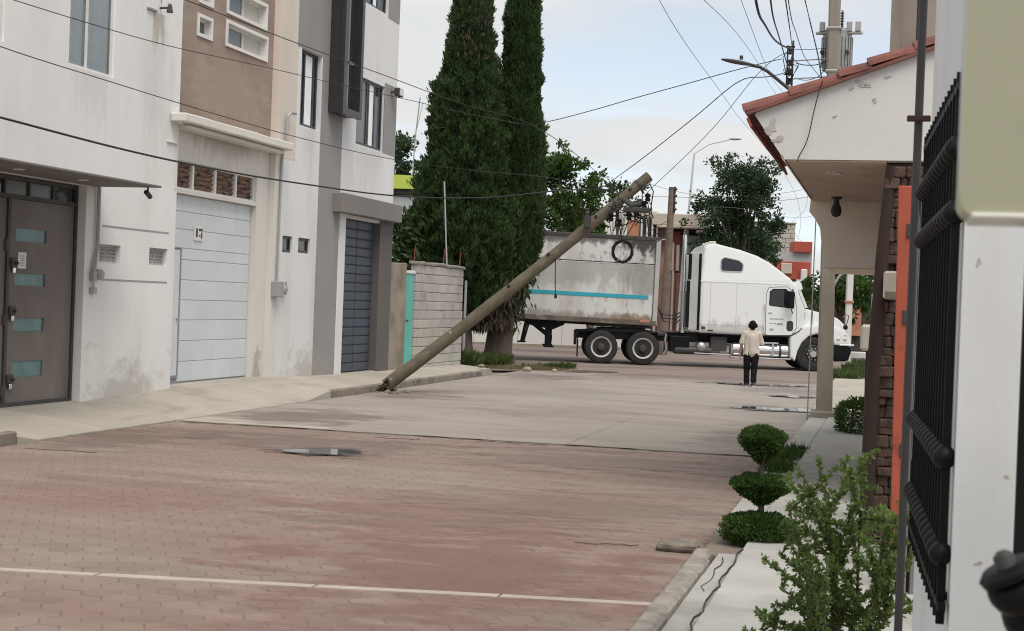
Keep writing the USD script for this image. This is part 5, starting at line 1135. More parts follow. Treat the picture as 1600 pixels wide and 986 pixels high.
mat('brown_upper', (0.34, 0.285, 0.245), 0.9, 0.18, 2.5, stretch=(1, 1, .5), bump=.2, bsc=25)
mat('patch_grey', (0.42, 0.40, 0.38), 0.9, 0.2, 8)
mat('corner_brown', (0.27, 0.235, 0.21), 0.9, 0.15, 3, stretch=(1, 1, .4))
mat('rust_dark', (0.06, 0.03, 0.025), 0.8, 0.2, 5)
mat('near_white', (0.655, 0.67, 0.67), 0.8, 0.03, 3.0, stretch=(1, 1, .5), stain=(0.60, 0.60, 0.585), stain_at=(0.5, 0.8), stain_sc=4, stain_stretch=(1, 1, .25), bump=.08, bsc=60)

# ============================================================ right side: tiled-roof house, its canopy, posts
H = thing('tiled_roof_house', 'white house with overhanging red tiled canopy and brown stone front', 'house', (0.3, 15, 0))
obj('stone_front', bx(-0.10, 3.0, 13.16, 17.9, 0.0, 3.07), 'brown_stone', H)
aw = [(-0.97, 3.085), (-1.235, 3.47), (-1.22, 3.50), (0.06, 3.965), (0.6, 4.16), (3.0, 4.3), (3.0, 3.085)]
obj('canopy', xz(aw, 13.0, 17.5), 'gable_white', H)
obj('soffit', bx(-0.945, -0.10, 13.03, 17.48, 3.070, 3.083), 'soffit', H)
obj('soffit_edge', xz([(-0.975, 3.075), (-1.0, 3.12), (-0.985, 3.12), (-0.955, 3.065)], 13.0, 17.5), 'soffit', H)
obj('gable_patches', MB(*[xz(blob(cx, cz, rx, rz, 50 + k, 16, .7), 12.994, 13.0) for k, (cx, cz, rx, rz) in enumerate([(-0.33, 3.745, .05, .022), (-0.30, 3.72, .035, .012), (-.42, 3.70, .02, .012), (-.22, 3.60, .018, .02), (-.12, 3.80, .03, .01), (-.55, 3.46, .012, .01), (-1.09, 3.36, .045, .06), (-1.02, 3.26, .04, .03)])]), 'patch_grey', H)
# tiles: barrel tiles in rows down the slope
sl = V3([1.28, 0.465]); sl = sl / np.linalg.norm(sl)
def tile(s0, s1, y0, r, lift):
    n = 7; a = np.linspace(0, PI, n)
    v = []
    for s, rr_2, lf in ((s0, r * 1.06, 0.022), (s1, r * .92, 0.0)):
        ox, oz = -1.30 + sl[0] * s, 3.475 + sl[1] * s + lf + lift
        for rr_3 in (rr_2, rr_2 - .013):
            for t in a:
                h = rr_3 * math.sin(t)
                v.append((ox - sl[1] * h, y0 + r - rr_3 * math.cos(t), oz + sl[0] * h))
    f = []
    for k in range(n - 1):
        f += [(k, k + 1, 2 * n + k + 1), (k, 2 * n + k + 1, 2 * n + k), (n + k, 3 * n + k, 3 * n + k + 1), (n + k, 3 * n + k + 1, n + k + 1), (k, n + k, n + k + 1), (k, n + k + 1, k + 1), (2 * n + k, 2 * n + k + 1, 3 * n + k + 1), (2 * n + k, 3 * n + k + 1, 3 * n + k)]
    return trimesh.Trimesh(v, f, process=False)
rng = random.Random(12)
ts = [0.0, 0.42, 0.86, 1.12, 1.52, 1.95]
for j in range(28):
    for i in range(5):
        obj('roof_tile', tile(ts[i] - 0.03, ts[i + 1], 12.945 + j * .162 + rng.uniform(-.01, .01), .078, rng.uniform(0, .008) + i * 0.004), 'terracotta', H)
obj('tile_bed', xz([(-1.30, 3.462), (-1.26, 3.478), (0.60, 4.158), (.6, 4.18), (-1.30, 3.482)], 12.96, 17.55), 'terracotta', H)
obj('verge_board', xz([(-1.305, 3.462), (0.55, 4.136), (0.55, 4.166), (-1.312, 3.49)], 12.945, 12.965), 'terracotta', H)
obj('eaves_board', xz([(-1.305, 3.43), (-1.27, 3.36), (-1.25, 3.37), (-1.285, 3.45)], 12.96, 17.5), 'rust_red', H)
obj('ceiling_lamp', MB(lathe((-.58, 14.0, 3.07), (0, 0, -1), [(0, .075), (.015, .075), (.015, .05), (.004, .045)], 18)), 'window_frame_white', H)
lb = obj('bulb_holder', MB(lathe((-.66, 16.9, 3.07), (0, 0, -1), [(0, .06), (.02, .06), (.03, .03), (.08, .035)], 14)), 'dark_steel', H)
obj('bulb', lathe((-.66, 16.9, 2.99), (0, 0, -1), [(0, .035), (.04, .055), (.09, .06), (.13, .045), (.15, .0)], 14), 'far_dark', lb, smooth=50)
obj('upper_wall', bx(-0.10, 3.0, 13.30, 17.9, 3.9, 8.2), 'brown_upper', H)
obj('upper_corner', bx(-0.115, -0.03, 13.24, 13.34, 3.9, 8.2), 'corner_brown', H)
obj('upper_downpipe', tube([(0.135, 13.1, 3.9), (.135, 13.1, 8)], .035, 8), 'dark_steel', H)
B2 = thing('cream_balcony', 'plain cream balcony block beneath the far end of the tiled canopy', 'balcony', (-.5, 19, 2.3))
pf = [(-.80, 2.30), (-.86, 2.75), (-.92, 2.86), (-.90, 3.25), (0.5, 3.25), (.5, 2.30)]
obj('block', xz(pf, 17.51, 20.4), 'cream_box', B2)
obj('body_wall', bx(-0.2, 3.0, 17.95, 24.5, 0, 2.29), 'cream_box', B2)
obj('upper_body', bx(-0.2, 3.0, 20.45, 24.5, 2.30, 3.6), 'cream_box', B2)
ob = obj('lip', xz([(-.83, 2.84), (-.99, 2.94), (-.97, 3.20), (-.83, 3.20)], 17.515, 20.4), 'cream_box', B2)

P_ = thing('stone_pier', 'rough brown stone pier with dark edge post beside the orange post', 'pier', (-.03, 11.1, 0))
rngp = random.Random(9)
z = 0.0; k = 0
while z < 2.76:
    h = rngp.uniform(.055, .10); x = -.085 + rngp.uniform(-.02, .02)
    while x < .19:
        w_ = rngp.uniform(.06, .15)
        obj('stone', jitter(cb(x + .001, min(x + w_, .21) - .001, 11.0 + rngp.uniform(-.025, .02), 11.2, z + .001, min(z + h, 2.84) - .001, .010), .012, 9, k), 'brown_stone', P_)
        x += w_; k += 1
    z += h
obj('core', bx(-.05, .19, 11.05, 11.38, 0, 2.83), 'dark_post', P_)
post = jitter(tube([(-.125, 11.02, 0), (-.125, 11.02, 1.2), (-.09, 11.02, 2.2), (-.05, 11.02, 2.84)], [.062, .058, .05, .04], 10), .014, 6, 2)
obj('edge_post', post, 'dark_post', P_, smooth=50)
mb = thing('electric_meter', 'cream plastic electric meter box fixed to the brown pier beside the orange post', 'meter', (-.03, 10.95, 1.9))
obj('case', cb(-.075, .03, 10.82, 10.99, 1.875, 2.075, .015), 'plastic_cream', mb)
obj('stain_plate', cb(-.06, .02, 10.815, 10.822, 1.88, 1.93, .003), 'old_render', mb)
obj('nozzle', cyl((.03, 10.9, 1.97), (.055, 10.9, 1.97), .02), 'dark_steel', mb)
mb = thing('wall_box', 'cream box low on the pier, left of the stone, with white pipe above', 'utility box', (-.19, 12.2, 1.6))
obj('case', cb(-.245, -.12, 12.1, 12.35, 1.47, 1.68, .02), 'plastic_cream', mb)
obj('post', cb(-.20, -.15, 12.25, 12.33, 0.05, 1.48, .01), 'dark_post', mb)
obj('pipe', tube([(-.15, 12.2, 1.68), (-.15, 12.2, 1.9), (-.12, 12.2, 1.98)], .02, 8), 'window_frame_white', mb)
t = thing('orange_post', 'flaking orange painted post at the edge of the brown pier', 'post', (.1, 10.6, 0))
v = np.array(cb(-.058, .058, 10.55, 10.66, 0.04, 2.66, .006).subdivide().subdivide().subdivide().vertices); f = cb(-.058, .058, 10.55, 10.66, 0.04, 2.66, .006).subdivide().subdivide().subdivide().faces
v[:, 0] += np.interp(v[:, 2], [0, 2.66], [.10, .062])
obj('upright', trimesh.Trimesh(v, f, process=False), 'orange', t)
for x, z in ((.10, .78), (.085, 1.70), (.09, 2.30), (.13, 1.9)): obj('bolt', cb(x - .02, x + .015, 10.535, 10.552, z, z + .10, .006), 'dark_steel', t)
obj('foot', cb(.03, .17, 10.5, 10.7, 0, .05, .008), 'dark_steel', t)
t = thing('dark_gate_edge', 'dark metal gate edge seen end on between orange post and black grille', 'gate', (.13, 9.2, 0))
obj('frame', MB(cb(.105, .135, 9.1, 9.2, 0.05, 2.5, .006), cb(.155, .185, 9.15, 9.25, .05, 2.5, .006)), 'grey_strip', t)
obj('leaf', cb(.095, .22, 9.22, 9.27, .05, 2.52, .004), 'dark_steel', t)
obj('bright_edge', MB(cb(.138, .146, 9.1, 9.14, .9, 2.45, .003)), 'galv', t)
for z in (.55, 1.05, 1.85, 2.3): obj('hinge', cb(.08, .125, 9.05, 9.12, z, z + .11, .01), 'black_paint', t)
t = thing('service_pipe', 'dark vertical service pipe with a flat bracket beside the white gable', 'pipe', (.07, 6.3, 0))
obj('pipe', tube([(.070, 6.3, 0.0), (.072, 6.3, 2.22), (.074, 6.3, 3.4), (.074, 6.3, 4.6)], .017, 8), 'dark_steel', t)
obj('bracket', cb(.025, .12, 6.26, 6.28, 2.555, 2.58, .004), 'rust_dark', t)
obj('lower_loop', tube([(.075, 6.27, 2.26), (.09, 6.2, 2.23), (.09, 6.2, 2.15)], .006, 6), 'cable', t)

# ---------------------------------------------- nearest house: white wall end, black iron window grille
H = thing('white_corner_wall', 'plain white wall end close to the camera on the right', 'wall', (.25, 5, 0))
gl_ = lambda y: .325 - .037 * y
wp = Polygon([(gl_(4.0) - .005, 4.0), (.345, 4.0), (.60, 4.3), (.60, 5.72), (gl_(5.72), 5.72)])
obj('wall', xy(wp, 0.0, 5.0), 'near_white', H)
for k, (x, z, rx, rz) in enumerate([(.21, 1.9, .012, .02), (.30, 1.35, .01, .012), (.24, 1.12, .016, .01)]):
    obj('plaster_chip', xz(blob(x, z, rx * .5, rz * .5, 70 + k, 14, .6), 3.9985, 4.001), 'patch_grey', H)
G = thing('window_grille', 'black wrought iron window grille of close upright bars with turned collars', 'grille', (.12, 5.2, .94))
def gx(y): return .300 - .037 * y
ny = 14
for k in range(ny):
    y = 4.05 + (5.50 - 4.05) * k / (ny - 1)
    x = gx(y); zb, zt = .945, 2.40
    obj('bar', MB(bx(x - .011, x + .011, y - .011, y + .011, zb, zt)), 'black_paint', G)
    for z in (2.20, 2.03, 1.385, 1.13):
        obj('collar', lathe((x - .004, y, z - .032), (0, 0, 1), [(0, .011), (.008, .022), (.018, .030), (.030, .033), (.044, .030), (.056, .020), (.064, .011)], 9), 'black_paint', G, smooth=50)
for z in (.985, 2.35):
    q = [(gx(4.0) + .010, 4.0), (gx(5.55) + .010, 5.55), (gx(5.55) - .010, 5.55), (gx(4.0) - .010, 4.0)]
    obj('rail', xy(q, z, z + .02), 'black_paint', G)
for y in (4.1, 5.4):
    for z in (1.0, 2.2):
        obj('fixing', bx(gx(y), gx(y) + .05, y - .01, y + .01, z, z + .02), 'black_paint', G)
def spindle(parent, p0, p1, r, nm='spindle', n=9, tip=True):
    p0, p1 = V3(p0, float), V3(p1, float); d = p1 - p0; L = np.linalg.norm(d); pr = [(0, r * .5)]
    for k in range(n):
        s = L * (.03 + .92 * k / n); e = L * .92 / n
        pr += [(s, r * .74), (s + e * .18, r * .98), (s + e * .5, r * 1.08), (s + e * .82, r * .98), (s + e, r * .74)]
    if tip: pr += [(L, r * .45), (L + r * .5, r * .28), (L + r * .55, 0.0)]
    return obj(nm, lathe(p0, d / L, pr, 18), 'black_paint', parent, smooth=50)
# a second grille, almost out of the frame
G2 = thing('near_grille', 'black iron grille at the right edge with a ringed spindle and bare metal tip', 'grille', (.34, 3.4, 1.2))
obj('bar', cb(.277, .345, 3.4, 3.44, .6, 2.02, .006), 'black_paint', G2)
obj('bar', MB(cb(.36, .40, 3.4, 3.44, .6, 2.02, .006)), 'black_paint', G2)
obj('back_plate', cb(.325, .6, 3.46, 3.48, .5, 2.05, .004), 'dark_post', G2)
sp = spindle(G2, (.25, 1.95, 1.27), (.140, 1.82, 1.462), .034, n=5, tip=False)
obj('ring_collar', lathe((.150, 1.832, 1.445), (-.45, -.05, .80), [(0, .02), (.004, .036), (.012, .038), (.02, .03)], 18), 'black_paint', sp, smooth=50)
obj('bare_tip', lathe((.141, 1.82, 1.462), (-.35, -.05, .8), [(0, .013), (.014, .012), (.019, .006)], 12), 'dark_steel', sp, smooth=50)
obj('stem', MB(cb(.24, .27, 1.93, 1.97, .7, 1.29, .004)), 'black_paint', G2)
L_ = thing('lamp_cover', 'blurred olive plastic lamp cover with pale rounded edge, close in the top right corner', 'lamp', (.12, 1.5, 2.0))
rb = R4(.058, .24, 1.848, 2.30).buffer(-.018).buffer(.018)
e = ext(rb, .10); v = np.array(e.vertices); obj('cover', trimesh.Trimesh(np.stack([v[:, 0], 1.47 + v[:, 2], v[:, 1]], 1), np.array(e.faces)[:, ::-1], process=False), 'olive_plastic', L_)
obj('pale_edge', MB(tube([(.062, 1.475, 2.3), (.062, 1.475, 1.872)], .005, 10)), 'olive_pale', L_, smooth=50)
obj('lower_rim', MB(cb(.068, .24, 1.462, 1.58, 1.846, 1.852, .002)), 'olive_pale', L_)
obj('arm', cb(.2, .5, 1.52, 1.56, 2.1, 2.14, .005), 'dark_steel', L_)

# ============================================================ concrete pole with transformer and street lamp
C_ = thing('concrete_pole', 'square concrete utility pole with transformer, in front of the truck nose', 'utility pole', (-1.04, 24.76, 0))
v = [];
for z, hw in ((0.0, .130), (6.0, .098), (10.5, .080)):
    c_ = hw * .28; cx = -1.035 - .012 * z
    for sx, sy in ((1, 1), (-1, 1), (-1, -1), (1, -1)):
        a_ = [(sx * hw, sy * (hw - c_)), (sx * (hw - c_), sy * hw)]
        if sx * sy < 0: a_ = a_[::-1]
        v += [(cx + p_, 24.76 + q_, z) for p_, q_ in a_]
f = []
for L0 in (0, 8):
    for k in range(8):
        j = (k + 1) % 8; f += [(L0 + k, L0 + j, L0 + 8 + j), (L0 + k, L0 + 8 + j, L0 + 8 + k)]
f += [(16, 16 + k, 17 + k) for k in range(1, 7)]
obj('shaft', trimesh.Trimesh(v, f, process=False), 'pole_concrete', C_)
obj('collar', jitter(cb(-1.25, -.83, 24.52, 25.0, -.05, .17, .03).subdivide().subdivide().subdivide(), .025, 4, 1), 'pole_concrete', C_)
obj('steel_band', MB(*[cb(-1.035 - .012 * z - .125, -1.035 - .012 * z + .125, 24.64, 24.88, z, z + .05, .02) for z in (3.0, 5.72, 6.42)]), 'galv', C_)
TF = thing('transformer', 'grey pole transformer behind the concrete pole above the tiled roof', 'transformer', (-1.07, 25.1, 5.8))
obj('tank', lathe((-1.07, 25.13, 5.80), (0, 0, 1), [(0, .20), (.02, .235), (.60, .235), (.62, .25), (.66, .25), (.70, .20)], 20), 'galv', TF, smooth=40)
obj('support_arm', cb(-1.42, -.66, 24.95, 25.05, 6.40, 6.44, .008), 'galv', TF)
obj('cutouts', MB(*[cb(x, x + .09, 24.93, 25.02, 6.44, 6.60, .01) for x in (-1.36, -1.2, -.92, -.78)]), 'galv', TF)
for x in (-1.30, -.90):
    obj('low_bushing', MB(lathe((x, 25.0, 6.1), (0, -1, 0), [(0, .04), (.05, .04), (.06, .025), (.12, .025)], 10)), 'dark_steel', TF)
ps = []
for k in range(6): ps += [(k * .045, .014), (k * .045 + .012, .034), (k * .045 + .03, .02)]
obj('high_bushing', lathe((-1.0, 25.05, 6.52), (0, 0, 1), ps + [(.29, .008)], 10), 'dark_steel', TF)
obj('cooling_fins', MB(*[bx(-1.07 + .25 * math.cos(a) - .01, -1.07 + .25 * math.cos(a) + .01, 25.13 + .25 * math.sin(a) - .02, 25.13 + .25 * math.sin(a) + .02, 5.86, 6.36) for a in np.linspace(3.3, 6.2, 12)]), 'galv', TF)
SL = thing('street_lamp', 'dark street lamp on a bent arm from the concrete pole above the tiled roof', 'street lamp', (-1.18, 24.82, 4.97))
obj('arm', tube([(-1.12, 24.80, 4.92), (-1.72, 24.69, 5.38), (-2.15, 24.58, 5.72), (-2.28, 24.55, 5.79), (-2.42, 24.51, 5.815)], .028, 8), 'dark_steel', SL, smooth=50)
hd_ = trimesh.creation.icosphere(3, 1); hd_.apply_scale([.28, .08, .036]); hd_.apply_transform(trimesh.transformations.rotation_matrix(.18, [0, 1, 0])); hd_.apply_translation([-2.64, 24.45, 5.855])
obj('lamp_head', hd_, 'dark_steel', SL, smooth=True)
obj('photocell', lathe((-2.58, 24.46, 5.90), (0, 0, 1), [(0, .03), (.06, .03), (.07, .01)], 10), 'dark_steel', SL)
RK = thing('insulator_rack', 'tall steel rack of spool insulators tangled with cables beside the concrete pole', 'insulator rack', (-1.8, 24.98, 5.5))
obj('upright', MB(cb(-1.80, -1.765, 24.96, 25.0, 5.50, 6.30, .006), cb(-1.88, -1.855, 24.96, 25.0, 5.55, 6.22, .006), cb(-1.90, -1.75, 24.96, 25.0, 6.18, 6.21, .005)), 'dark_steel', RK)
for z in (5.62, 5.78, 5.93, 6.12):
    obj('spool', lathe((-1.82, 24.98, z - .05), (0, 0, 1), [(0, .035), (.02, .05), (.035, .03), (.065, .03), (.08, .05), (.1, .035)], 12), 'dark_steel', RK)
obj('arms', MB(*[tube([(-1.78, 24.98, z), (-1.1, 24.86, z + .02)], .012, 6) for z in (5.66, 5.96)]), 'galv', RK)
g = np.random.default_rng(5)
obj('tangled_wires', MB(*[tube([(-1.82 + g.normal(0, .03), 24.96, 6.15 - k * .07), (-1.82 + g.normal(0, .09), 24.9, 6.0 - k * .05), (-1.82 + g.normal(0, .06), 24.95, 5.55 + k * .03), (-1.80 + g.normal(0, .05), 24.95, 5.45 + k * .05)], .008, 5) for k in range(9)]), 'cable', RK)
obj('guy_wire', MB(tube([(-1.264, 24.0, 0), (-1.258, 24.0, 1.6), (-1.248, 24.0, 3.4), (-1.18, 24.7, 5.6)], .010, 5)), 'cable_pale', label='thin pale guy wire standing just left of the concrete pole', cat='guy wire')

mat('copper_brown', (0.22, 0.115, 0.08), 0.8, 0.35, 3, stretch=(1, 1, .4))
mat('rust_bright', (0.36, 0.07, 0.045), 0.75, 0.2, 1.5)
mat('pole_brown', (0.17, 0.13, 0.105), 0.9, 0.3, 3)
mat('galv_pale', (0.55, 0.57, 0.58), 0.6, 0.05, 2)

# ============================================================ beyond the truck (same frame as the cross street)
W = thing('white_boundary_wall', 'long low white wall seen under the trailer', 'wall', TO, TD, local=True)
for k in range(9):
    obj('panel', cb(-14 + k * 1.8 + .01, -12.2 + k * 1.8 - .01, 15.2, 15.4, 0.0, 2.1, .01), 'far_white', W)
obj('footing', bx(-14, 2.2, 15.15, 15.45, -.1, .10), 'old_render', W)
H = thing('pink_brown_house', 'far pinkish brown house with white pillars and tan parapet behind the trailer front', 'house', TO, TD, local=True)
obj('wall', bx(.95, 4.35, 15.6, 20, 0, 5.0), 'far_pink', H)
obj('parapet', MB(cb(2.1, 4.5, 15.2, 20, 5.14, 5.62, .03), cb(1.0, 2.4, 16.0, 20, 5.3, 5.74, .03)), 'far_tan', H)
obj('roof_edge', MB(cb(2.3, 4.75, 14.9, 15.6, 5.02, 5.12, .02), cb(3.9, 4.7, 14.6, 15.3, 4.86, 4.95, .02)), 'far_tan', H)
obj('side_wall', MB(cb(.2, 1.0, 15.3, 19, 0, 5.30, .02)), 'far_white', H)
obj('corner_pillar', cb(.98, 1.10, 15.2, 15.35, 3.6, 5.55, .02), 'far_white', H)
obj('ochre_wall', bx(1.12, 1.62, 15.4, 15.6, 3.8, 5.3), 'far_orange', H)
for x in (1.66, 1.88, 2.10, 2.30):
    obj('balcony_pillar', cb(x, x + .07, 15.25, 15.35, 4.2, 5.45, .015), 'far_white', H)
obj('dark_recess', bx(1.64, 2.4, 15.45, 15.61, 4.2, 5.45), 'far_dark', H)
obj('balcony_rail', MB(cb(1.1, 2.9, 15.2, 15.26, 4.52, 4.58, .01)), 'far_white', H)
obj('roof_shadow_gap', bx(2.9, 4.45, 15.55, 15.62, 4.78, 5.02), 'far_dark', H)
obj('gate_panel', MB(*[cb(1.5 + .24 * k, 1.5 + .24 * k + .21, 15.3, 15.36, .4, 3.2, .01) for k in range(8)]), 'copper_brown', H)
obj('gate_pillar', MB(*[cb(x, x + .08, 15.2, 15.35, .6, 3.1 + .2 * (k % 3), .02) for k, x in enumerate((1.45, 1.95, 2.3, 2.75, 3.0))]), 'far_tan', H)
obj('white_downpipe', tube([(3.47, 15.2, 5.05), (3.40, 15.2, 3.2), (3.30, 15.2, .8)], .055, 8), 'far_white', H)
obj('maroon_panel', MB(bx(2.85, 3.30, 15.4, 15.6, 3.3, 4.9)), 'rust_red', H)
obj('light_panel', MB(cb(2.92, 3.06, 15.3, 15.4, 3.3, 4.45, .01), cb(3.15, 3.28, 15.3, 15.4, 3.3, 4.35, .01)), 'far_tan', H)
obj('grey_gable', MB(cb(3.6, 4.4, 15.3, 15.6, 0, 4.75, .02)), 'groove', H)
for x, z0, z1 in ((3.7, 3.2, 4.2), (4.05, 3.0, 3.9)):
    obj('window', cb(x, x + .2, 15.25, 15.3, z0, z1, .01), 'pane_dull', H)
H = thing('pale_block_building', 'pale concrete block building with bare top floor, far behind the dense tree', 'building', TO, TD, local=True)
rng = random.Random(2)
for r_ in range(8):
    for k in range(5):
        x = 8.3 + k * .49 + (.24 if r_ % 2 else 0)
        obj('block_course', cb(x + .01, min(x + .48, 10.75), 30.3 + rng.uniform(-.01, .01), 30.6, 4.35 + r_ * .24, 4.35 + r_ * .24 + .22, .012), 'block_grey', H)
obj('body', bx(7.8, 10.74, 30.42, 36, 0, 6.26), 'block_grey', H)
obj('top_beam', cb(7.8, 10.78, 30.25, 30.6, 6.27, 6.36, .02), 'mortar', H)
H = thing('red_fronted_building', 'far building with two red painted bands above the truck bonnet', 'building', TO, TD, local=True)
obj('wall', bx(8.2, 10.3, 23.5, 28, 0, 4.58), 'grey_roof', H)
obj('upper_red_band', cb(9.42, 10.26, 23.3, 24.5, 4.57, 5.07, .02), 'rust_bright', H)
obj('lower_red_band', cb(8.4, 10.22, 23.35, 23.5, 3.30, 4.13, .02), 'rust_bright', H)
obj('cream_patch', cb(8.85, 9.35, 23.25, 23.35, 3.55, 4.05, .03), 'far_tan', H)
obj('shop_front', MB(bx(9.4, 10.2, 23.3, 23.5, 1.2, 3.25)), 'far_dark', H)
obj('white_sign', MB(cb(9.75, 10.05, 23.15, 23.25, 3.25, 3.8, .05), cb(9.55, 9.8, 23.15, 23.25, 3.2, 3.3, .02)), 'far_white', H)
obj('roof_tank', cb(9.3, 9.8, 23.6, 24.2, 4.14, 4.5, .05), 'mortar', H)
H = thing('grey_far_pole', 'thin grey concrete pole with fittings just left of the near concrete pole', 'utility pole', TO, TD, local=True)
obj('shaft', tube([(8.62, 11.0, 0), (8.62, 11.0, 8.2)], [.12, .09], 10), 'galv', H)
obj('fittings', MB(cb(8.45, 8.75, 10.85, 10.95, 4.3, 4.36, .01), cb(8.40, 8.5, 10.85, 10.95, 2.6, 2.95, .02), cb(8.66, 8.76, 10.85, 10.95, 4.0, 4.25, .02)), 'dark_steel', H)
H = thing('street_backdrop_wall', 'dark wall and rust brown panel beyond the truck nose under the cream balcony', 'wall', TO, TD, local=True)
obj('wall', cb(7.6, 13, 16.0, 16.4, 0, 2.6, .02), 'far_dark', H)
obj('rust_panel', cb(10.1, 10.9, 15.8, 15.98, .9, 2.9, .02), 'far_orange', H)
obj('low_white_kerb', cb(9.0, 13, 14.5, 15.0, 0, .28, .04), 'far_white', H)
H = thing('white_post', 'white post hanging in view below the cream balcony, beyond the truck nose', 'post', TO, TD, local=True)
obj('shaft', cb(9.02, 9.26, 10.2, 10.4, 0, 4.6, .03), 'far_white', H)
obj('band', cb(8.98, 9.30, 10.15, 10.45, 2.2, 2.3, .02), 'far_orange', H)
H = thing('bent_pipe', 'bent pale metal pipe between the concrete pole and the brown pier', 'pipe', (-.95, 28, 0))
import_pts = [(-1.13, 28.2, .1), (-1.12, 28.2, 1.3), (-1.14, 28.2, 2.0), (-1.08, 28.2, 2.32), (-.95, 28.2, 2.52), (-.8, 28.2, 2.6)]
from scipy.interpolate import CubicSpline
def smooth_path(pts, n):
    p = V3(pts, float); d = np.r_[0, np.cumsum(np.linalg.norm(np.diff(p, axis=0), axis=1))]
    return CubicSpline(d, p)(np.linspace(0, d[-1], n))
obj('pipe', tube(smooth_path(import_pts, 24), .024, 8), 'galv', H, smooth=50)
H = thing('far_wooden_pole', 'weathered wooden utility pole standing in front of the pinkish house', 'utility pole', (-8.26, 54.7, 0))
obj('shaft', jitter(tube([(-8.30, 54.7, 0), (-8.26, 54.7, 1.5), (-8.18, 54.7, 5.0), (-8.16, 54.7, 6.28)], [.19, .175, .125, .11], 10), .02, 3, 1), 'pole_brown', H, smooth=50)
obj('insulator_bracket', MB(cb(-8.06, -8.0, 54.6, 54.66, 5.3, 6.3, .01), *[lathe((-8.0, 54.62, z), (0, 0, 1), [(0, .04), (.05, .07), (.1, .04)], 8) for z in (5.4, 5.65, 5.9, 6.15)]), 'dark_steel', H)
H = thing('far_street_lamp', 'thin grey far street lamp rising behind the dense tree', 'street lamp', (-8.23, 59.9, 0))
obj('pole', tube([(-8.30, 59.9, 0), (-8.23, 59.9, 5.5), (-8.08, 59.94, 8.1)], [.07, .05, .04], 8), 'galv_pale', H)
obj('arm', tube([(-8.08, 59.94, 8.1), (-7.5, 60.1, 8.5), (-6.7, 60.3, 8.72)], .03, 6), 'galv_pale', H)
hh = trimesh.creation.icosphere(2, 1); hh.apply_scale([.28, .1, .05]); hh.apply_translation([-6.5, 60.35, 8.75]); obj('lamp_head', hh, 'galv', H, smooth=True)
H = thing('thin_mast', 'thin pale antenna mast left of the cypress', 'mast', tuple(fr(-7.0, 5.6)))
q = fr(-7.0, 5.6); obj('mast', tube([q + V3([0, 0, 5.8]), q + V3([.05, 0, 7.2]), q + V3([.17, .03, 8.65])], .022, 6), 'galv', H)
obj('fork', tube([q + V3([.10, .02, 7.6]), q + V3([.28, .04, 8.5])], .012, 5), 'galv', H)
H = thing('garden_pole', 'slim grey pole standing in front of the broad cypress', 'pole', (-11.6, 37.4, 0))
obj('shaft', tube([(-11.35, 37.4, 0), (-11.5, 37.4, 2.6), (-11.66, 37.4, 4.9)], .022, 6), 'galv', H)
H = thing('garden_post', 'pale thin post between wall end and the bare cypress trunk', 'post', (-10.95, 38.2, 0))
obj('shaft', cb(-11.23, -11.17, 38.2, 38.26, 0, 2.3, .01), 'galv', H)

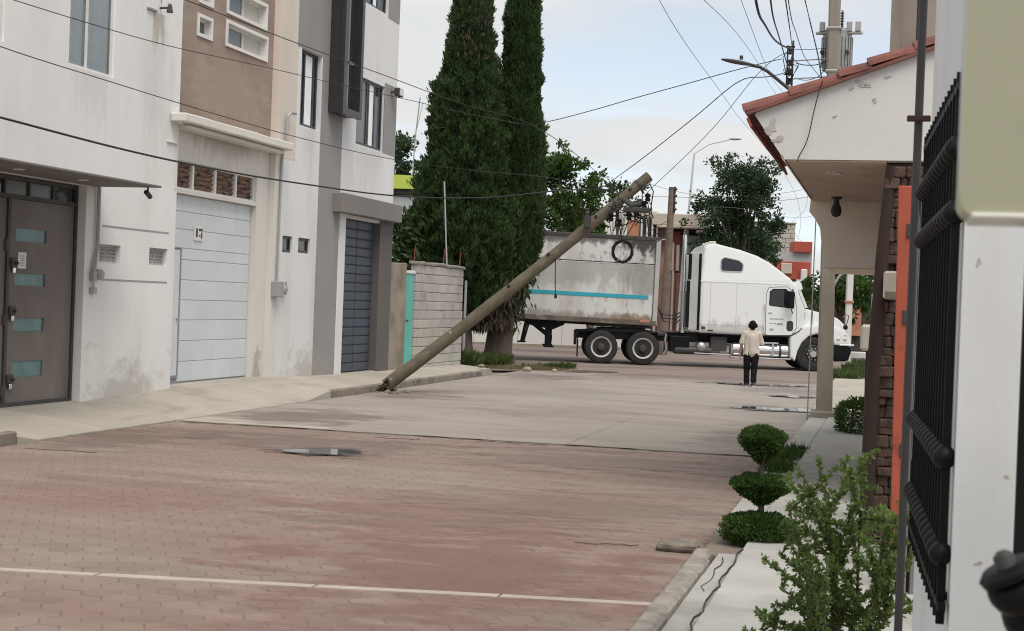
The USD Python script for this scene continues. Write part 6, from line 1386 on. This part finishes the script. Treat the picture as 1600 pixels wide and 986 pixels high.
# ============================================================ cables
CABLES = [
    ('dark cable crossing the brown render and running down to the leaning pole head', [(-9.47, 18.25, 5.7), (-9.01, 20.43, 5.59), (-8.77, 22.56, 5.58), (-8.3, 24.74, 5.49), (-7.56, 25.97, 5.3), (-6.75, 27.21, 5.13), (-5.35, 27.56, 4.1), (-5.03, 27.64, 3.79)], 0.011, 'cable'),
    ('lower cable crossing the brown render above the ledge windows', [(-9.56, 16.15, 4.95), (-9.45, 17.73, 4.99), (-9.51, 19.26, 5.11), (-9.4, 21.36, 5.24), (-9.12, 23.5, 5.32), (-8.61, 25.7, 5.37), (-7.84, 26.93, 5.29), (-6.75, 27.21, 5.13)], 0.009, 'cable'),
    ('thin cable sloping past the white upper window and above the ledge', [(-9.77, 14.02, 4.42), (-9.8, 14.53, 4.41), (-9.77, 16.4, 4.38), (-9.52, 18.32, 4.3), (-9.14, 20.9, 4.21), (-9.11, 22.46, 4.23), (-8.69, 24.63, 4.21), (-7.43, 26.51, 4.18), (-6.14, 27.36, 4.12), (-5.15, 27.61, 3.89)], 0.01, 'cable'),
    ('thick black cable running low across all the left house fronts', [(-9.13, 13.15, 3.5), (-9.17, 13.65, 3.5), (-9.16, 15.21, 3.46), (-9.23, 17.25, 3.45), (-9.11, 20.38, 3.47), (-8.85, 22.52, 3.5), (-8.5, 24.16, 3.53), (-7.86, 25.36, 3.59), (-7.1, 26.28, 3.7), (-6.09, 27.37, 3.93), (-5.27, 27.58, 3.96)], 0.017, 'cable'),
    ('cable rising from the cypress to the street lamp side of the sky', [(-6.75, 27.21, 5.15), (-5.54, 26.49, 5.31), (-4.47, 25.73, 5.47), (-3.46, 24.96, 5.6), (-2.48, 24.7, 5.82), (-1.95, 24.84, 5.97)], 0.012, 'cable'),
    ('cable climbing from the leaning pole to the insulator rack', [(-5.28, 27.58, 4.13), (-4.99, 27.65, 4.36), (-4.12, 26.85, 4.86), (-3.29, 26.04, 5.36), (-2.54, 25.2, 5.71), (-2.27, 24.86, 5.67), (-1.8, 24.98, 5.8)], 0.013, 'cable'),
    ('pale cable climbing from the leaning pole tip to the insulator rack', [(-4.6, 27.75, 3.95), (-3.75, 26.95, 4.6), (-2.95, 26.13, 5.29), (-2.17, 25.3, 6.0), (-1.83, 24.97, 6.12)], 0.01, 'cable_pale'),
    ('faint wire slanting through the sky left of the street lamp', [(-3.23, 19.86, 5.93), (-3.71, 25.94, 6.42), (-3.98, 33.1, 6.72), (-4.36, 42.3, 7.16), (-3.82, 61.02, 5.91)], 0.009, 'cable_pale'),
    ('faint wire slanting across the sky above the street lamp', [(-2.65, 20.01, 5.96), (-2.75, 24.12, 6.4), (-3.06, 33.35, 7.19), (-3.58, 44.58, 8.22)], 0.008, 'cable_pale'),
    ('faint wire through the sky nearest the insulator rack', [(-2.16, 20.14, 5.98), (-2.34, 24.22, 6.2), (-2.84, 33.4, 7.03)], 0.008, 'cable_pale'),
    ('thick cable sagging from above the frame to the insulator rack', [(-1.22, 12.11, 4.5), (-1.27, 13.12, 4.47), (-1.39, 15.16, 4.7), (-1.56, 18.22, 5.12), (-1.69, 21.29, 5.57), (-1.81, 24.88, 6.14)], 0.02, 'cable'),
    ('second cable from above the frame to the rack, nearly straight', [(-1.1, 12.14, 4.5), (-1.23, 14.17, 4.66), (-1.5, 18.24, 5.19), (-1.72, 22.31, 5.61), (-1.83, 24.87, 5.78)], 0.014, 'cable'),
    ('third cable from above the frame to the foot of the rack', [(-0.99, 12.16, 4.51), (-1.09, 14.21, 4.66), (-1.42, 19.29, 5.37), (-1.76, 24.89, 5.98)], 0.01, 'cable'),
    ('fourth cable passing the rack and falling towards the tiled roof', [(-1.04, 13.18, 4.74), (-1.07, 14.21, 4.69), (-1.21, 17.28, 5.0), (-1.29, 20.36, 5.23), (-1.26, 23.47, 5.47), (-1.21, 25.03, 5.49)], 0.008, 'cable'),
    ('black service cable dropping from above to the tiled roof edge', [(-0.91, 13.22, 4.74), (-0.92, 14.25, 4.72), (-0.85, 14.26, 4.46), (-0.75, 13.77, 4.1), (-0.68, 13.17, 3.8)], 0.01, 'cable'),
    ('top wire between insulator rack and concrete pole', [(-1.77, 24.99, 6.15), (-1.55, 25.05, 6.16), (-1.25, 24.92, 6.16)], 0.009, 'cable'),
    ('middle wire between insulator rack and concrete pole', [(-1.73, 25.0, 5.93), (-1.58, 25.04, 5.9), (-1.24, 24.92, 5.93)], 0.013, 'cable'),
    ('slack lower wire between insulator rack and concrete pole', [(-1.72, 25.0, 5.68), (-1.53, 25.05, 5.65), (-1.32, 25.0, 5.73), (-1.24, 24.92, 5.85)], 0.01, 'cable'),
    ('wire from the far wooden pole across to the dense tree, upper one', [(-8.1, 49.59, 5.99), (-8.11, 54.75, 6.15), (-7.12, 56.04, 6.08), (-5.33, 57.54, 6.23), (-3.73, 58.99, 6.6), (-1.85, 61.55, 7.08)], 0.012, 'cable'),
    ('wire from the far wooden pole across to the dense tree, lower one', [(-8.13, 49.58, 5.53), (-8.1, 54.75, 5.92), (-7.12, 56.04, 5.99), (-4.85, 57.66, 6.05), (-1.83, 61.55, 6.56)], 0.014, 'cable'),
    ('lowest faint wire right of the dense tree', [(-4.83, 57.66, 5.56), (-3.93, 58.93, 5.51), (-1.8, 61.55, 5.91)], 0.01, 'cable_pale'),
    ('faint wire in the far sky beside the grey block building', [(-3.67, 63.14, 6.87), (-3.92, 65.13, 6.19), (-4.34, 69.15, 5.22)], 0.01, 'cable_pale'),
    ('cable dangling down the white gable from the tile edge', [(-0.66, 12.93, 3.76), (-0.71, 12.94, 3.57), (-0.74, 12.94, 3.41), (-0.8, 12.95, 3.18), (-0.84, 12.95, 3.1), (-0.85, 12.95, 3.06)], 0.008, 'cable'),
    ('dark cable lying on the trailer front, from pole to fence', [(-7.45, 43.85, 3.84), (-7.22, 43.91, 3.63), (-6.92, 44.19, 3.79), (-7.12, 46.73, 4.24), (-7.83, 51.72, 4.84)], 0.02, 'cable'),
]
for lab, pts, r, mt_ in CABLES:
    pts = [V3(p) for p in pts]
    FP = lambda z: fr(8.62, 11.0, z)
    if 'through the sky nearest' in lab or 'above the street lamp' in lab: pts = pts + [FP(8.0)]
    if lab.startswith('faint') and 'far sky' not in lab: pts = [pts[0] + (pts[0] - pts[1]) / np.linalg.norm(pts[0] - pts[1]) * 24] + pts
    if 'left of the street lamp' in lab: pts = pts + [fr(9.3, 23.4, 4.62)]
    if 'far sky' in lab: pts = [FP(7.6)] + pts + [fr(9.8, 23.4, 5.06)]
    if 'far wooden pole' in lab: pts[-1] = FP(7.0 if 'upper' in lab else 6.5)
    if 'lowest faint' in lab: pts = [V3([-8.2, 59.9, 5.7])] + pts[:-1] + [FP(5.9)]
    if 'above' in lab.split('from')[-1] and pts[0][1] < 15 or 'fourth' in lab: pts = [V3([pts[0][0] - .2, -6.0, 6.4]), V3([pts[0][0] - .05, 6.0, 4.9])] + pts
    elif pts[0][1] < 19 and pts[0][0] < -9: pts = [pts[0] + (pts[0] - pts[1]) / np.linalg.norm(pts[0] - pts[1]) * 9] + pts
    obj('cable', tube(smooth_path(pts, 12 * len(pts)), r * (.62 if 'thick black' not in lab else .8), 6, cap=True), mt_, label=lab, cat='cable')

# ============================================================ the person walking towards the truck
PX, PY, PR = -3.16, 34.65, 14.5
PE = thing('person', 'person in a loose beige shirt and dark trousers walking away towards the truck', 'person', (PX, PY, 0), PR, local=True)
def skin_mesh(bones, edge, it=10):
    M = m3.Manifold()
    for (p0, r0), (p1, r1) in bones:
        s0 = m3.Manifold.sphere(r0, 16).translate(list(map(float, p0))); s1 = m3.Manifold.sphere(r1, 16).translate(list(map(float, p1)))
        M = M + m3.Manifold.batch_hull([s0, s1])
    t = man(M.refine_to_length(edge)); t = trimesh.Trimesh(t.vertices, t.faces, process=True)
    trimesh.smoothing.filter_taubin(t, iterations=it)
    return t
# local axes: x to the person's right, y forwards (away from the camera), z up
neck, head = (0.005, .0, 1.30), (0.01, .015, 1.415)
shL, shR = (-.165, .0, 1.235), (.165, .0, 1.235)
elL, elR = (-.235, .0, .99), (.245, .03, .985)
wrL, wrR = (-.255, .05, .775), (.215, .21, 1.02)
hipL, hipR = (-.085, 0, .73), (.085, 0, .73)
knL, knR = (-.085, .05, .40), (.075, .0, .40)
anL, anR = (-.085, .02, .075), (.055, -.10, .10)
B_ = [((neck, .050), (head, .062)), ((head, .088), ((0.01, .03, 1.44), .086)), (((0.01, .02, 1.43), .088), ((.01, .055, 1.375), .062)), (((.01, .06, 1.36), .05), ((.01, .075, 1.345), .035)),
      ((neck, .046), ((0, .01, 1.2), .055)), (((0, 0, 1.19), .06), (shL, .048)), (((0, 0, 1.19), .06), (shR, .048)), (((0, 0, 1.17), .07), ((0, 0, .95), .065)), (((0, 0, .95), .065), ((0, 0, .75), .075)),
      ((shL, .052), (elL, .038)), ((elL, .037), (wrL, .026)), ((shR, .052), (elR, .038)), ((elR, .037), (wrR, .026)),
      (((0, 0, .75), .07), (hipL, .065)), (((0, 0, .75), .07), (hipR, .065)), ((hipL, .065), (knL, .05)), ((knL, .054), (anL, .036)), ((hipR, .065), (knR, .05)), ((knR, .054), (anR, .036)), ((anL, .034), ((-.09, .09, .045), .028)), ((anR, .034), ((.055, -.02, .055), .028))]
# nose, ears
B_ += [(((.01, .098, 1.42), .010), ((.01, .112, 1.40), .013)), (((-.078, .01, 1.42), .016), ((-.08, .0, 1.395), .012)), (((.098, .01, 1.42), .016), ((.10, .0, 1.395), .012))]
def hand(w, d, up, side):
    """palm, four fingers and a thumb on wrist w; d points along the hand, up across the palm's back, side towards the thumb."""
    w, d, up, side = [V3(q, float) for q in (w, d, up, side)]
    out = [((w, .024), (w + d * .055 + side * .014, .021)), ((w + d * .02 - side * .012, .02), (w + d * .065 - side * .018, .018)), ((w + d * .02, .022), (w + d * .07, .02))]
    for k, (o, L) in enumerate(((.026, .062), (.009, .07), (-.009, .065), (-.026, .05))):
        a = w + d * .072 + side * o
        b = a + d * L * .5 - up * .006; c_ = b + d * L * .32 - up * L * .28
        out += [((a, .0095), (b, .0088)), ((b, .0088), (c_, .0075))]
    a = w + d * .022 + side * .022; b = a + d * .028 + side * .026 - up * .006
    out += [((a, .012), (b, .010)), ((b, .010), (b + d * .032 + side * .006 - up * .008, .0085))]
    return out
B_ += hand(V3(wrL) + V3([0, .005, -.02]), (0, .12, -.99), (-1, 0, 0), (0, .99, .12))
B_ += hand(V3(wrR) + V3([-.01, .02, .0]), (-.3, .92, .25), (.9, .3, 0), (0, -.2, .97))
body = skin_mesh(B_, .012, 6)
obj('body', body, 'skin', PE, smooth=True)
hairb = [(((.01, -.006, 1.447), .089), ((.01, .02, 1.457), .088)), (((.01, -.030, 1.42), .080), ((.01, -.03, 1.385), .066)), (((-.055, -.01, 1.43), .05), ((-.06, .0, 1.40), .035)), (((.075, -.01, 1.43), .05), ((.08, .0, 1.40), .035))]
hr = skin_mesh(hairb, .014, 3)
obj('hair', jitter(hr, .012, 26, 3), 'hair', PE, smooth=True)
obj('eyes', MB(*[lathe((x, .098, 1.432), (0, 1, 0), [(0, .011), (.006, .008), (.008, 0)], 8) for x in (-.022, .042)]), 'hair', PE)
shb = [(((0, 0, 1.245), .075), (shL, .066)), (((0, 0, 1.245), .075), (shR, .066)), ((neck, .058), ((0, 0, 1.24), .085)), (((-.085, .0, 1.19), .095), ((-.082, 0, .80), .098)), (((.085, .0, 1.19), .095), ((.082, 0, .80), .098)), (((0, -.02, 1.15), .115), ((0, -.01, .80), .125)),
       ((shL, .068), ((-.228, .0, 1.02), .066)), ((shR, .068), ((.236, .02, 1.015), .066)), (((-.09, 0, .80), .10), ((-.092, 0, .76), .10)), (((.09, 0, .80), .10), ((.092, 0, .76), .10))]
sm = skin_mesh(shb, .016, 6)
vv = np.array(sm.vertices)
fold = meshkit.fbm(vv * V3([9, 9, 3.2]), 3, 4) - .5
vv += np.array(sm.vertex_normals) * (fold * .035)[:, None]
vv[:, 2] = np.maximum(vv[:, 2], .685 + .006 * np.sin(vv[:, 0] * 15))
obj('shirt', trimesh.Trimesh(vv, sm.faces, process=False), 'shirt', PE, smooth=True)
trb = [(((-.08, 0, .78), .105), ((-.088, 0, .70), .100)), (((.08, 0, .78), .105), ((.088, 0, .70), .100)), (((-.088, 0, .70), .098), ((-.087, .05, .40), .074)), (((-.087, .05, .40), .073), ((-.086, .02, .10), .066)), (((.088, 0, .70), .098), ((.077, 0, .40), .074)), (((.077, 0, .40), .073), ((.058, -.09, .125), .066))]
tm = skin_mesh(trb, .016, 5); vv = np.array(tm.vertices); vv += np.array(tm.vertex_normals) * ((meshkit.fbm(vv * V3([11, 11, 7]), 3, 9) - .5) * .022)[:, None]
obj('trousers', trimesh.Trimesh(vv, tm.faces, process=False), 'trousers', PE, smooth=True)
for nm, hx, hy, hz, tx, ty_, tz in (('shoe', -.088, -.01, .04, -.094, .13, .035), ('shoe', .056, -.13, .055, .056, .035, .036)):
    s_ = obj(nm, skin_mesh([(((hx, hy, hz), .042), ((tx, ty_ - .03, tz), .042)), (((tx, ty_ - .04, tz), .044), ((tx, ty_, tz - .004), .034)), (((hx, hy, hz), .042), ((hx, hy + .03, hz + .05), .040))], .012, 4), 'shoe', PE, smooth=True)
    d_ = V3([tx - hx, ty_ - hy, tz - hz])
    obj('sole', MB(tube([V3([hx, hy - .03, hz - .028]), V3([hx, hy, hz - .030]), V3([tx, ty_ - .03, tz - .030]), V3([tx, ty_ + .02, tz - .022])], [.030, .038, .040, .028], 10)), 'sole', s_)
